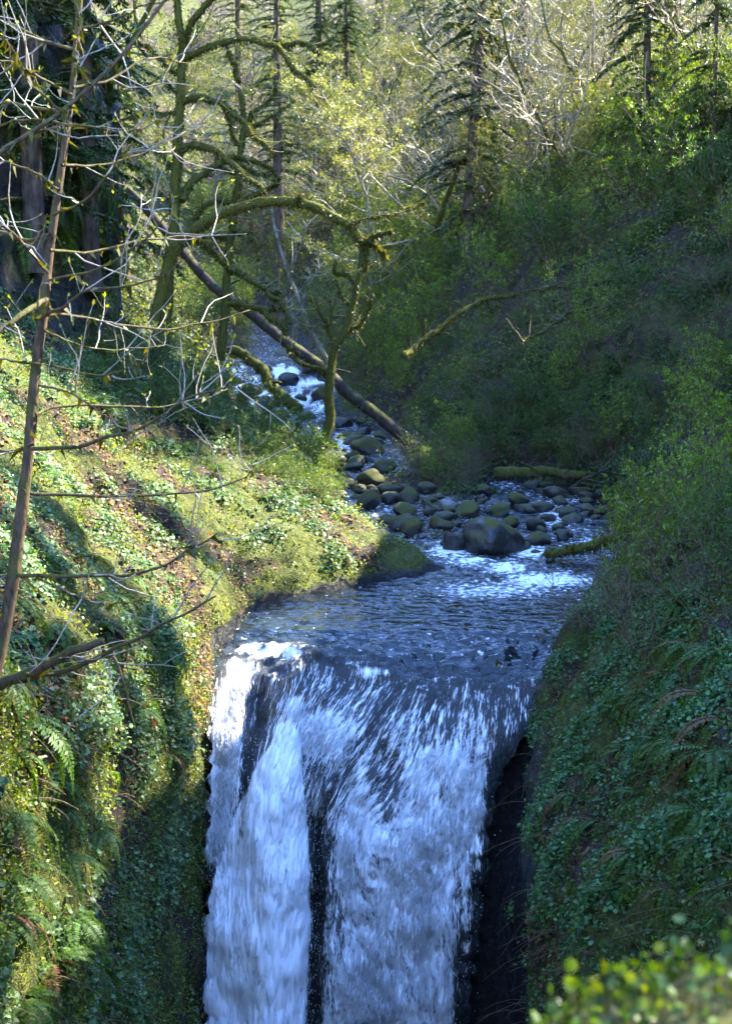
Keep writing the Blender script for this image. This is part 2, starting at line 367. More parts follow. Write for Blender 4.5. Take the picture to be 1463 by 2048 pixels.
# y : left hill ... left waterline | bed | right waterline ... right hill      (x, z)
ST = [
 (-8,  [(-45,30),(-22,14),(-10,4),(-7,0),(-5,-3),(-4.2,-6),(-3.6,-13)], (-2.5,-14), [(-1.6,-12),(-1.0,-2.4),(0.4,-1.75),(6,1),(28,16)]),
 (1,   [(-42,28),(-22,14),(-10,4),(-6.5,0),(-4.6,-3),(-3.6,-6),(-3.0,-13)], (-1.2,-14), [(-.5,-12),(-.15,-2.6),(.5,-1.75),(5,.8),(27,15)]),
 (3.2, [(-42,28),(-22,14),(-10,4),(-6.5,0),(-4.4,-3),(-3.5,-6),(-2.9,-13)], (-.8,-14), [(.2,-12),(.5,-2.6),(1.2,-1.7),(5,.6),(27,15)]),
 (6,   [(-40,28),(-22,14),(-10,5),(-6.3,1),(-4.2,-1.6),(-3.1,-3.8),(-2.7,-13)], (-.6,-14), [(1.2,-12),(1.7,-6.5),(2.6,-4.0),(4.6,-1.6),(27,15)]),
 (10,  [(-40,28),(-22,14),(-10,5),(-6,1),(-3.9,-1.2),(-2.7,-2.9),(-2.4,-13)], (-.5,-14), [(1.6,-12),(2.0,-6.5),(2.75,-4.2),(4.6,-1.8),(27,17)]),
 (14,  [(-40,28),(-22,14),(-11,6),(-7,1.8),(-4.6,-1.0),(-2.85,-3.6),(-2.35,-13)], (-.4,-14), [(1.8,-12),(2.05,-6.2),(3.0,-4.3),(4.8,-2),(27,19)]),
 (17.6,[(-40,28),(-24,14),(-12,6),(-7.5,1.4),(-4.8,-1.3),(-2.75,-3.8),(-2.3,-13)], (-.4,-14), [(1.9,-13),(2.3,-6),(3.4,-4.0),(5.2,-1.8),(27,20)]),
 (18.3,[(-40,28),(-24,14),(-12,6),(-7.5,1.4),(-4.8,-1.4),(-2.7,-3.9),(-2.32,-9.5)], (-.4,-11.5), [(1.6,-11),(2.45,-5.6),(3.6,-3.9),(5.3,-1.7),(27,21)]),
 (18.8,[(-40,28),(-24,14),(-12,6),(-7.5,1.3),(-4.8,-1.4),(-2.65,-3.95),(-2.3,-7.6)], (-.4,-8.3), [(1.75,-8.0),(2.6,-5.2),(3.8,-3.7),(5.5,-1.6),(27,21.5)]),
 (19.4,[(-40,28),(-24,14),(-12,6),(-7.5,1.2),(-4.8,-1.5),(-2.6,-4.0),(-2.3,-6.0)], (.1,-6.3), [(2.3,-6.0),(2.8,-4.8),(4.1,-3.4),(5.8,-1.4),(27,22)]),
 (20,  [(-40,28),(-24,14),(-12,6),(-7.5,1.1),(-4.8,-1.5),(-2.5,-4.0),(-2.25,-5.2)], (.3,-5.5), [(2.75,-5.2),(3.05,-4.3),(4.5,-3.0),(6.2,-1.2),(27,22.5)]),
 (23,  [(-40,28),(-24,14),(-13,6),(-7,.6),(-4.6,-1.7),(-1.95,-3.95),(-1.5,-4.75)], (1,-5.3), [(3.5,-4.8),(3.9,-4.2),(5.4,-2.9),(7,-1.2),(27,23)]),
 (25,  [(-40,28),(-24,14),(-13,6),(-7,.4),(-4.4,-1.8),(-.45,-3.8),(.35,-4.7)], (1.8,-5.2), [(4.3,-4.8),(4.7,-4.2),(6.0,-2.95),(7.6,-1.1),(27,23)]),
 (26.6,[(-40,28),(-24,14),(-13,6),(-7,.4),(-4.1,-1.85),(.3,-3.62),(2.2,-4.72)], (2.8,-5.0), [(4.9,-4.75),(5.3,-4.2),(6.6,-2.9),(8.3,-.9),(27,23)]),
 (28,  [(-40,28),(-24,14),(-12,6.5),(-7,.4),(-3.8,-1.8),(-.9,-3.05),(1.2,-4.4)], (2.4,-4.75), [(5.3,-4.6),(5.7,-4.1),(7.0,-2.85),(8.8,-.7),(27,22)]),
 (30,  [(-40,28),(-22,16),(-8.6,7.0),(-7,.5),(-3.6,-1.4),(-1.6,-2.6),(-.3,-4.3)], (2.4,-4.5), [(5.6,-4.45),(6,-4.0),(7.4,-2.7),(9.2,-.4),(27,22)]),
 (33,  [(-40,28),(-20,16),(-7.4,8.0),(-6.6,.6),(-4,-1),(-2,-2.5),(-.75,-4.15)], (2.2,-4.35), [(5.8,-4.3),(6.2,-3.85),(7.6,-2.5),(9.6,0),(27,21.5)]),
 (36,  [(-40,28),(-20,17),(-7.0,8.6),(-6.5,1),(-4.5,-.9),(-2.4,-2.5),(-1.15,-3.85)], (1.6,-4.0), [(5.6,-3.95),(6,-3.5),(7.6,-2.0),(10,.8),(27,21.5)]),
 (40,  [(-42,30),(-26,15),(-15,8),(-8.5,1.5),(-5,-.6),(-2.8,-2.3),(-1.7,-3.45)], (-.4,-3.7), [(1.4,-3.45),(2.6,-3.0),(6,-.6),(10,2.8),(28,21)]),
 (46,  [(-44,32),(-27,16),(-16,9),(-9.5,2),(-6.3,-.2),(-4.1,-1.9),(-3.1,-2.9)], (-1.5,-3.2), [(.6,-2.9),(1.4,-2.5),(4.5,.2),(9,3.8),(27,19.5)]),
 (51.5,[(-46,34),(-28,17),(-17,9.5),(-10.4,2.5),(-7.8,0),(-6,-1.4),(-5.3,-2.45)], (-3.2,-2.8), [(-1.2,-2.45),(-.5,-2.0),(3,1.2),(8,5.6),(27,17.5)]),
 (56.5,[(-48,36),(-29,18),(-18,10.5),(-11.2,3.4),(-8.8,1.2),(-6.6,0),(-5.9,-.55)], (-4.0,-1.0), [(-2.1,-.5),(-1.2,0),(2.5,2.8),(8,7.6),(28,17.5)]),
 (65,  [(-50,40),(-30,22),(-20,13),(-13,5.6),(-11,3.6),(-8.6,1.6),(-7,.5)], (-5,.1), [(-3.2,.6),(-2.0,1.2),(2,4.4),(8,10),(30,20.5)]),
 (80,  [(-54,48),(-36,32),(-27,23),(-19,13),(-16,10),(-13,6.6),(-10,4.2)], (-8,3.9), [(-6,4.3),(-4,5.4),(2,9.5),(10,17),(34,26)]),
 (100, [(-60,56),(-44,44),(-34,35),(-26,26),(-22,22),(-17,18),(-13,15)], (-10,14.5), [(-7,15),(-4,16.5),(3,20),(12,27),(42,35)]),
 (130, [(-70,66),(-54,56),(-44,50),(-34,43),(-28,39),(-20,35),(-14,33)], (-10,32.5), [(-6,33),(0,34.5),(8,37),(20,43),(56,48)]),
 (180, [(-90,76),(-70,70),(-56,66),(-44,63),(-34,60),(-24,57),(-14,55)], (-8,55), [(0,56),(8,57),(20,60),(34,64),(80,76)]),
]
ys = np.array([s[0] for s in ST], float)
KP = np.array([list(s[1]) + [s[2]] + list(s[3]) for s in ST], float)       # stations x 13 x 2
# extend the outer hills down to a far rim so the sheet is one piece of country
far_l = KP[:, :1] + np.array([[-60, 10]]); far_r = KP[:, -1:] + np.array([[70, -4]])
KP = np.concatenate([far_l, KP, far_r], 1)
ysd = np.concatenate([np.linspace(-8, 6, 20, endpoint=False), np.linspace(6, 17.6, 90, endpoint=False), np.linspace(17.6, 21, 44, endpoint=False),
                      np.linspace(21, 37, 130, endpoint=False), np.linspace(37, 66, 120, endpoint=False), np.linspace(66, 120, 60, endpoint=False), np.linspace(120, 180, 20)])
sub = [3, 8, 8, 12, 22, 34, 40, 26, 16, 16, 30, 34, 30, 40, 4]                    # 15 points -> 14 spans
sub = [3, 8, 8, 14, 24, 36, 40, 18, 18, 34, 34, 30, 44, 5]
ti = np.concatenate([np.linspace(i, i + 1, n, endpoint=False) for i, n in enumerate(sub)] + [[len(sub)]])
# along y: linear between stations with a light blur; across: Catmull-Rom damped
def across(K):
    i = np.minimum(ti.astype(int), K.shape[0] - 2); t = (ti - i)[:, None]
    E = np.vstack([2 * K[0] - K[1], K, 2 * K[-1] - K[-2]])
    a, b, c, d = E[i], E[i + 1], E[i + 2], E[i + 3]
    cr = 0.5 * (2 * b + (c - a) * t + (2 * a - 5 * b + 4 * c - d) * t ** 2 + (3 * b - a - 3 * c + d) * t ** 3)
    ln = b * (1 - t) + c * t
    return 0.45 * cr + 0.55 * ln
KD = np.stack([np.interp(ysd, ys, KP[:, k, c]) for k in range(KP.shape[1]) for c in (0, 1)], -1).reshape(len(ysd), KP.shape[1], 2)
for _ in range(3):
    KD[1:-1] = 0.25 * KD[:-2] + 0.5 * KD[1:-1] + 0.25 * KD[2:]
G = np.stack([across(KD[r]) for r in range(len(ysd))])
TV = np.concatenate([G[..., :1], np.broadcast_to(ysd[:, None, None], G.shape[:2] + (1,)), G[..., 1:]], -1)
# gravel bar between the two channels
def gauss(x, y, cx, cy, sx, sy): return np.exp(-((x - cx) / sx) ** 2 - ((y - cy) / sy) ** 2)
TV[..., 2] += 0.5 * gauss(TV[..., 0], TV[..., 1], 2.0, 33.0, 1.15, 2.6) + 0.55 * gauss(TV[..., 0], TV[..., 1], 1.6, 37.0, 1.6, 2.2) \
            + 0.3 * gauss(TV[..., 0], TV[..., 1], 1.5, 30.0, .7, 1.0)
def grid_normals(V):
    return unit(np.cross(np.gradient(V, axis=1), np.gradient(V, axis=0)))
TN = grid_normals(TV)
if TN[..., 2].mean() < 0: TN = -TN
kx = np.broadcast_to(ti[None, :], TV.shape[:2])
bankw = np.clip(np.abs(kx - 8.0) - 0.9, 0, 1)                       # 0 in the bed, 1 on the banks
dist = TV[..., 1]
dsp = 0.30 * fbm(TV * 0.45, 3, 1) + 0.18 * fbm(TV * 1.7, 3, 5) + 0.06 * fbm(TV * 6.0, 2, 9)
dsp *= (0.25 + 0.75 * bankw) * np.where((kx > 6.2) & (kx < 9.8), 0.55, 1.0)
rockface = ((dist > 9) & (dist < 20.2) & (kx > 5.9) & (kx < 9.9) & (TV[..., 2] < -4.6))
dsp += np.where(rockface, 0.19 * fbm(TV * np.array([2.2, 2.2, 1.2]), 3, 21), 0) * sstep(-4.6, -5.6, TV[..., 2]) * sstep(0.0, .6, 1.9 - np.abs(kx - 8.0))
TV = TV + TN * dsp[..., None]
# keep the camera's own standing place clear
near = np.exp(-((TV[..., 0] - 0.2) / 1.2) ** 2 - (TV[..., 1] / 2.5) ** 2)
TV[..., 2] = np.where((near > 0.2) & (TV[..., 2] > -1.6) & (np.abs(TV[..., 0]) < 1.6), -1.6 - 0.1 * near, TV[..., 2])
TN = grid_normals(TV)
if TN[..., 2].mean() < 0: TN = -TN
nr, nc = TV.shape[:2]
idx = np.arange(nr * nc).reshape(nr, nc)
TQ = np.stack([idx[:-1, :-1], idx[:-1, 1:], idx[1:, 1:], idx[1:, :-1]], -1).reshape(-1, 4)
# where the ground is splashed or running with water (a real wet stain with its own edge), plus dark bluff patches
wl = np.interp(dist, [0, 18.0, 20, 27.5, 36, 40, 46, 51.5, 56.5, 65, 80], [-12, -9, POOL, POOL, -3.85, -3.4, -2.9, -2.45, -.5, .55, 4.2])
hgt = TV[..., 2] - wl
wet = 1 - sstep(0.10, 0.24, hgt + 0.16 * fbm(TV * 2.6, 3, 31))
inb = (dist < 20.3)
side = np.where(kx < 8, (TV[..., 0] + 2.44) / 0.22, (2.62 + 0.1 * (dist - 18) - TV[..., 0]) / 0.4)   # rock flanking the fall
wet = np.where(inb, np.clip(np.maximum(np.where((dist > 15.5), sstep(0.0, 1.0, side + 0.7 * fbm(TV * 1.1, 3, 41)) * sstep(-3.8, -4.7, TV[..., 2]), 0),
                                       np.where((kx > 6.95) & (kx < 9.05), 1, 0)), 0, 1), wet)
bluff = (kx > 2.9) & (kx < 4.05) & (dist > 28.5) & (dist < 39)
wet = np.where(bluff, np.maximum(wet, sstep(-.25, .1, fbm(TV * .8, 3, 45))), wet)  # patches of dark rock, also painted in to deepen the bluff's shade
litter = sstep(-0.1, 0.5, fbm(TV * 0.55, 3, 51))
def terrain_mat():
    m, nt, bs, out = new_mat('mossy_ground')
    w = attr(nt, 'wet').outputs['Fac']; li = attr(nt, 'litter').outputs['Fac']
    tc = nt.nodes.new('ShaderNodeTexCoord'); P = tc.outputs['Object']
    n1 = noise_tex(nt, 1.3, 2, 0.6, P); n2 = noise_tex(nt, 9, 4, 0.7, P); n3 = noise_tex(nt, 45, 2, 0.75, P)
    moss = ramp(nt, n2.outputs[0], [(0.28, (0.016, 0.022, 0.005)), (0.5, (0.06, 0.072, 0.010)), (0.72, (0.15, 0.155, 0.025))]).outputs[0]
    soil = ramp(nt, n2.outputs[0], [(0.3, (0.012, 0.009, 0.006)), (0.55, (0.05, 0.034, 0.022)), (0.75, (0.14, 0.09, 0.055))]).outputs[0]
    f = ramp(nt, math_(nt, 'ADD', math_(nt, 'MULTIPLY', li, 0.55), math_(nt, 'MULTIPLY', n1.outputs[0], 0.7)), [(0.42, (0, 0, 0)), (0.62, (1, 1, 1))]).outputs[0]
    c = mixc(nt, f, moss, soil)
    rock = ramp(nt, n2.outputs[0], [(0.3, (0.004, 0.004, 0.004)), (0.6, (0.018, 0.017, 0.015)), (0.8, (0.07, 0.064, 0.056))]).outputs[0]
    c = mixc(nt, w, c, rock)
    nt.links.new(c, bs.inputs['Base Color'])
    rr = ramp(nt, w, [(0, (0.95,) * 3), (1, (0.2,) * 3)]); nt.links.new(rr.outputs[0], bs.inputs['Roughness'])
    h = math_(nt, 'ADD', n2.outputs[0], math_(nt, 'MULTIPLY', n3.outputs[0], 0.5))
    bump(nt, h, 1.0, 0.09, bs)
    bs.inputs['Specular IOR Level'].default_value = 0.35
    return m
M['terrain'] = terrain_mat()
terrain = obj('terrain', mesh_data('terrain', TV.reshape(-1, 3), TQ, None, None, True, {'wet': wet.ravel(), 'litter': litter.ravel()}), M['terrain'])
tag(terrain, 'steep mossy ravine banks of earth and wet dark rock', 'ravine', kind='structure')

TQa = TQ[:, [0, 1, 2, 3]]
bvh = BVHTree.FromPolygons([tuple(v) for v in TV.reshape(-1, 3)], [tuple(int(i) for i in q) for q in TQa])
def hit(px, py):
    d = Vector(at(px, py, 1.0)).normalized()
    o = d * 3.6
    loc, nrm, i, ds = bvh.ray_cast(o, d)
    if loc is None: return None, None
    if nrm.z < 0: nrm = -nrm
    return np.array(loc), np.array(nrm)
def drop(x, y, top=80):
    loc, nrm, i, ds = bvh.ray_cast(Vector((x, y, top)), Vector((0, 0, -1)))
    return np.array(loc) if loc is not None else np.array([x, y, 0])

# ---- sampling of the ground in view, for everything that grows on it
qc = TV.reshape(-1, 3)[TQ]
QC = qc.mean(1); QN = np.cross(qc[:, 2] - qc[:, 0], qc[:, 3] - qc[:, 1]); QA = np.linalg.norm(QN, axis=1) / 2
QN = unit(QN); QN = np.where((QN * TN.reshape(-1, 3)[TQ[:, 0]]).sum(1, keepdims=True) < 0, -QN, QN)
QPX, QPY, QD = proj(QC)
QWET = wet.ravel()[TQ].mean(1); QLIT = litter.ravel()[TQ].mean(1); QK = kx.ravel()[TQ].mean(1)
QVIEW = (QC[:, 1] > 4) & (QPX > -160) & (QPX < W0 + 160) & (QPY > -120) & (QPY < H0 + 150) & ((QN * -unit(QC)).sum(1) > -0.25)
def ground_points(n, weight, rng, power=1.6):
    w = QA * weight * QVIEW / np.maximum(QD, 6) ** power
    p = np.cumsum(w); p /= p[-1]
    i = np.searchsorted(p, rng.random(n)); i = np.minimum(i, len(w) - 1)
    a, b = rng.random((2, n, 1))
    q = qc[i]
    P = (q[:, 0] * (1 - a) + q[:, 1] * a) * (1 - b) + (q[:, 3] * (1 - a) + q[:, 2] * a) * b
    return P, QN[i], QD[i], QPX[i], QPY[i], i

# ------------------------------------------------------------------ water
def water_mat(name, deep, rough=0.05):
    """one water for pool and fall: attribute 'foam' says how white, 'fallw' blends still-water ripples into streaks along the flow"""
    m, nt, bs, out = new_mat(name)
    fl = attr(nt, 'flow').outputs['Vector']; fo = attr(nt, 'foam').outputs['Fac']; fw = attr(nt, 'fallw').outputs['Fac']
    def mapped(vec, sc, det, ro):
        mp = nt.nodes.new('ShaderNodeMapping'); mp.inputs['Scale'].default_value = sc; nt.links.new(vec, mp.inputs[0])
        return noise_tex(nt, 1.0, det, ro, mp.outputs[0]).outputs[0]
    n1 = mapped(fl, (13, 1.7, 1), 3, .68); n2 = mapped(fl, (46, 5.0, 1), 2, .7)
    nf = math_(nt, 'ADD', math_(nt, 'MULTIPLY', n1, 0.5), math_(nt, 'MULTIPLY', n2, 0.5))
    npf = mapped(fl, (6.5, 9.0, 1), 3, .65)
    npl = mapped(fl, (2.0, 3.6, 1), 3, .5)
    def lerp(a, b, t): return math_(nt, 'ADD', a, math_(nt, 'MULTIPLY', math_(nt, 'SUBTRACT', b, a), t))
    nn = lerp(npl, nf, fw)
    f = math_(nt, 'ADD', math_(nt, 'MULTIPLY', math_(nt, 'SUBTRACT', lerp(npf, nf, fw), 0.5), 2.9), math_(nt, 'SUBTRACT', math_(nt, 'MULTIPLY', fo, 1.5), 0.25))
    f = ramp(nt, f, [(0.22, (0, 0, 0)), (0.58, (1, 1, 1))]).outputs[0]
    f = math_(nt, 'MINIMUM', math_(nt, 'ADD', f, math_(nt, 'MULTIPLY', math_(nt, 'MULTIPLY', fo, fo), 0.42)), 1.0)      # air stirred into the water pales it between the streaks
    bs.inputs['Base Color'].default_value = (*deep, 1); bs.inputs['Roughness'].default_value = rough; bs.inputs['IOR'].default_value = 1.33
    bs.inputs['Specular IOR Level'].default_value = 0.9
    b = bump(nt, nn, 1.0, 0.20, bs)
    fm = nt.nodes.new('ShaderNodeBsdfPrincipled')
    fm.inputs['Base Color'].default_value = (0.93, 0.94, 0.95, 1); fm.inputs['Roughness'].default_value = 0.6
    b2 = nt.nodes.new('ShaderNodeBump'); b2.inputs['Strength'].default_value = 0.35; b2.inputs['Distance'].default_value = 0.04
    nt.links.new(lerp(npl, math_(nt, 'ADD', math_(nt, 'MULTIPLY', n1, 0.3), math_(nt, 'MULTIPLY', n2, 0.7)), fw), b2.inputs['Height']); nt.links.new(b2.outputs[0], fm.inputs['Normal'])
    mx = nt.nodes.new('ShaderNodeMixShader'); nt.links.new(f, mx.inputs[0]); nt.links.new(bs.outputs[0], mx.inputs[1]); nt.links.new(fm.outputs[0], mx.inputs[2])
    nt.links.new(mx.outputs[0], out.inputs['Surface'])
    return m
M['pool'] = M['fall'] = water_mat('stream_water', (0.012, 0.018, 0.020))
m, nt, bs, out = new_mat('foam')
bs.inputs['Base Color'].default_value = (0.93, 0.94, 0.95, 1); bs.inputs['Roughness'].default_value = 0.45
tr = nt.nodes.new('ShaderNodeBsdfTranslucent'); tr.inputs[0].default_value = (0.85, 0.88, 0.92, 1)
mx = nt.nodes.new('ShaderNodeMixShader'); mx.inputs[0].default_value = 0.5
nt.links.new(bs.outputs[0], mx.inputs[1]); nt.links.new(tr.outputs[0], mx.inputs[2]); nt.links.new(mx.outputs[0], out.inputs['Surface'])
M['foam'] = m

rng = np.random.default_rng(7)
# the pool and the fall are one sheet: rows run from the rapids, across the pool, over the lip and down
rows = [  # y, z, xL, xR
 (28.2, -4.34, -.4, 6.2), (27.4, -4.38, .2, 6.0), (26.5, POOL, -.6, 6.0), (25, POOL, -2.0, 5.4), (23, POOL, -2.7, 4.6), (21.5, -4.43, -2.9, 3.8), (20.8, -4.56, -2.9, 3.4), (20.2, -4.81, -2.8, 3.15),
 (19.75, -5.10, -2.6, 2.95), (19.4, -5.46, -2.4, 2.6), (19.15, -5.92, -2.32, 2.15), (18.98, -6.4, -2.28, 1.92), (18.8, -7.0, -2.28, 1.82), (18.6, -7.7, -2.3, 1.70), (18.42, -8.6, -2.32, 1.58), (18.3, -9.4, -2.34, 1.48), (18.15, -11.4, -2.36, 1.42), (18.05, -13.8, -2.4, 1.38)]
rows = np.array(rows)
seg = [14, 26, 44, 56, 46, 34, 22, 18, 20, 20, 20, 22, 22, 34, 32, 40, 20]
rp = [];
for i, n in enumerate(seg):
    rp.append(np.linspace(i, i + 1, n, endpoint=False))
rp = np.concatenate(rp + [[len(rows) - 1]])
E = np.vstack([2 * rows[0] - rows[1], rows, 2 * rows[-1] - rows[-2]])
ii = np.minimum(rp.astype(int), len(rows) - 2); tt = (rp - ii)[:, None]
a, b, c, d = E[ii], E[ii + 1], E[ii + 2], E[ii + 3]
RW = 0.5 * (2 * b + (c - a) * tt + (2 * a - 5 * b + 4 * c - d) * tt ** 2 + (3 * b - a - 3 * c + d) * tt ** 3)
NU = 300
u = np.linspace(0, 1, NU)
X = RW[:, 2:3] * (1 - u) + RW[:, 3:4] * u
_e = np.stack([RW[:, 1] * 3.7, RW[:, 1] * 0, RW[:, 1] * 0], -1)
X = X + (0.15 * fbm(_e, 4, 301)[:, None] * u ** 9 + 0.16 * fbm(_e + 40, 3, 303)[:, None] * (1 - u) ** 9) * sstep(-4.7, -5.3, RW[:, 1:2])
Y = np.broadcast_to(RW[:, 0:1], X.shape).copy(); Z = np.broadcast_to(RW[:, 1:2], X.shape).copy()
WV = np.stack([X, Y, Z], -1)
px, py, _ = proj(WV)
drop_ = sstep(-4.42, -5.0, Z)
# the rock under the sheet: a hollow at the left chute, a thick column below it, a rib of rock right of it
WV[..., 1] += drop_ * 0.30 * np.exp(-((px - 515) / 26) ** 2) * sstep(1330, 1400, py) * (1 - sstep(1500, 1640, py))
WV[..., 1] -= 0.42 * np.exp(-((px - 545) / 55) ** 2) * sstep(1440, 1540, py)
WV[..., 1] += 0.30 * np.exp(-((px - 632) / 22) ** 2) * sstep(1560, 1700, py)
WV[..., 1] -= 0.30 * np.exp(-((px - 840) / 120) ** 2) * sstep(1430, 1650, py)
WV[..., 1] += 0.22 * fbm(np.stack([X * 1.6, Z * 0.9, Z * 0], -1), 3, 61) * sstep(-4.9, -5.6, Z)
WV[..., 2] += 0.19 * fbm(np.stack([X * 1.4, Y * 1.5, Z * 0], -1), 3, 63) * sstep(21.6, 20.2, Y) * sstep(-5.6, -4.7, Z)
WV[..., 2] -= 0.22 * np.exp(-((px - 470) / 60) ** 2) * sstep(1275, 1330, py) * (1 - sstep(1400, 1500, py)) - 0.12 * np.exp(-((px - 620) / 60) ** 2) * sstep(1280, 1330, py) * (1 - sstep(1400, 1500, py))
px, py, _ = proj(WV)
sl = np.concatenate([[0], np.cumsum(np.linalg.norm(np.diff(RW[:, :2], axis=0), axis=1))])[:, None] + 0 * X
# flow lines swing to the lower left in the middle of the fan
fan = np.exp(-((px - 690) / 170) ** 2) * sstep(1300, 1400, py) * (1 - sstep(1560, 1760, py))
swing = np.cumsum(fan, axis=0) * 0.014 + 0.25 * np.exp(-((px - 900) / 200) ** 2) * sstep(1300, 1600, py)
ACR = X + swing
G2 = lambda cx, cy, sx, sy: np.exp(-((px - cx) / sx) ** 2 - ((py - cy) / sy) ** 2)
foam = 0.0 * px
pst = 1268 + 50 * sstep(640, 1040, px) + 36 * fbm(np.stack([px / 95, py / 260, py * 0], -1), 3, 401)     # where the glide begins to break up
xl = np.interp(py, [1380, 1480, 1550, 1700, 1850, 2050, 2400], [560, 545, 505, 440, 410, 395, 380])
xr = np.interp(py, [1380, 1480, 1550, 1700, 1850, 2050, 2400], [585, 598, 604, 618, 622, 612, 600])
colm = sstep(-14, 16, px - xl) * sstep(-14, 16, xr - px) * sstep(1400, 1490, py)
foam = np.maximum(foam, 0.98 * colm)
foam = np.maximum(foam, 0.72 * np.exp(-((px - np.interp(py, [1330, 1420, 1520, 1650, 1750], [490, 452, 452, 440, 425])) / 36) ** 2) * sstep(1300, 1350, py) * (1 - sstep(1680, 1780, py)))
foam = np.maximum(foam, 0.66 * G2(540, 1300, 75, 18)); foam = np.maximum(foam, 0.6 * G2(480, 1345, 40, 40))
foam = np.maximum(foam, 0.62 * G2(640, 1470, 85, 75)); foam = np.maximum(foam, 0.55 * G2(590, 1420, 40, 45))
foam = np.maximum(foam, 0.48 * G2(735, 1345, 60, 16)); foam = np.maximum(foam, 0.34 * G2(700, 1400, 170, 45))
foam = np.maximum(foam, (0.28 * sstep(0, 80, py - pst) + 0.11 * sstep(90, 190, py - pst)) * sstep(430, 520, px))
foam = np.maximum(foam, 0.42 * sstep(110, 230, py - pst) * sstep(600, 660, px))
rc = np.interp(py, [1430, 1500, 1600, 1750, 1900, 2100], [915, 880, 850, 835, 820, 800])
rw = np.interp(py, [1430, 1500, 1600, 1750, 1900, 2100], [40, 70, 105, 125, 135, 140])
foam = np.maximum(foam, 0.57 * np.exp(-(np.abs(px - rc) / rw) ** 3.0) * sstep(1420, 1520, py))
foam = np.maximum(foam, 0.58 * np.exp(-((px - np.interp(py, [1480, 1560, 1700], [1010, 975, 945])) / 45) ** 2) * sstep(1470, 1540, py))
foam = np.maximum(foam, 0.53 * sstep(1800, 1960, py) * sstep(640, 680, px))
foam *= 1 - 0.55 * G2(775, 1560, 38, 80); foam *= 1 - 0.4 * G2(655, 1560, 38, 50)
foam *= 1 - 0.85 * np.exp(-((px - np.interp(py, [1560, 1700, 2050], [622, 634, 628]) - 16 * noise(np.stack([py / 85, py * 0, py * 0], -1), 511)) / (19 + 8 * noise(np.stack([py / 60, py * 0 + 4, py * 0], -1), 513))) ** 2) * sstep(1590, 1680, py)
foam *= 1 - 0.85 * G2(522, 1430, 18, 62); foam *= 1 - 0.6 * np.exp(-((px - np.interp(py, [1480, 1620, 1700], [505, 488, 482])) / 12) ** 2) * sstep(1440, 1490, py) * (1 - sstep(1660, 1760, py))
rope = noise(np.stack([ACR * 2.6, sl * .32, 0 * sl], -1), 501) + .6 * noise(np.stack([ACR * 6.5, sl * .6, 0 * sl], -1), 503)
foam *= 1 + np.where(px > np.interp(py, [1380, 1550, 2050], [600, 612, 622]), .62, .10) * rope * sstep(1340, 1450, py)      # ropes and gaps of the broken curtain
foam = np.clip(foam, 0, 1) * np.where(py > 1380, sstep(0.0, 0.10, (1 - u)[None, :] + .03 * rope), 1.0)
# pool: quiet, a fan of white where the rapids come in
pool = (py < 1285)
fp = np.maximum(0.75 * G2(1090, 1160, 90, 16), np.maximum(0.58 * G2(1010, 1135, 50, 16), 0.55 * G2(940, 1120, 60, 14)))
fp = np.maximum(fp, 0.40 * G2(1000, 1180, 160, 22)); fp = np.maximum(fp, 0.10 * G2(930, 1290, 220, 45))
foam = np.where(pool, np.maximum(fp, 0.02), foam)
foam = np.maximum(foam, 0.12 * G2(900, 1300, 260, 30))
# waves and lumps
WN = grid_normals(WV); WN = np.where(WN[..., 1:2] * 0 + (WN * -unit(WV)).sum(-1, keepdims=True) < 0, -WN, WN)
wp = np.stack([WV[..., 0], WV[..., 1], WV[..., 2] * 0], -1)
wave = 0.040 * noise(wp * np.array([3.2, 4.6, 1]), 71) + 0.016 * noise(wp * np.array([6, 9, 1]), 73) + 0.004 * noise(wp * np.array([15, 21, 1]), 75)
calm = 1 - 0.75 * G2(760, 1240, 260, 26)
wave *= calm * (1 + 1.0 * sstep(1180, 1120, py)) * (1 + 0.9 * sstep(1255, 1310, py))
sp = np.stack([ACR * 7.5, sl * 1.3, 0 * sl], -1)
lump = (0.036 - 0.01 * colm) * noise(sp, 81) + 0.026 * noise(sp * np.array([2.3, 1.8, 1]), 83) + 0.020 * noise(sp * np.array([5, 4, 1]), 85)
fall_w = sstep(-4.7, -5.6, WV[..., 2])
off = wave * (1 - fall_w) + lump * fall_w * (0.5 + foam) + 0.05 * foam * fall_w
WV = WV + WN * off[..., None]
fi = np.arange(WV.shape[0] * NU).reshape(-1, NU)
WQ = np.stack([fi[:-1, :-1], fi[:-1, 1:], fi[1:, 1:], fi[1:, :-1]], -1)
flow = np.stack([ACR, sl, 0 * sl], -1); fallw = sstep(0, 110, py - pst)
lip = int(np.argmax(RW[:, 0] < 20.9))
def water_part(name, r0, r1, mat):
    V = WV[r0:r1 + 1]; k = np.arange(V.shape[0] * NU).reshape(-1, NU)
    Q = np.stack([k[:-1, :-1], k[:-1, 1:], k[1:, 1:], k[1:, :-1]], -1).reshape(-1, 4)
    return obj(name, mesh_data(name, V.reshape(-1, 3), Q, None, None, True,
               {'foam': foam[r0:r1 + 1].ravel(), 'fallw': fallw[r0:r1 + 1].ravel(), 'flow': flow[r0:r1 + 1].reshape(-1, 3)}), mat)
pool_o = water_part('pool_water', 0, lip, M['pool'])
tag(pool_o, 'rippled blue stream pool above the lip of the waterfall', 'pool', kind='structure')
fall_o = water_part('waterfall', lip, WV.shape[0] - 1, M['fall'])
tag(fall_o, 'white waterfall pouring over a dark rock lip in two streams', 'waterfall', kind='structure')
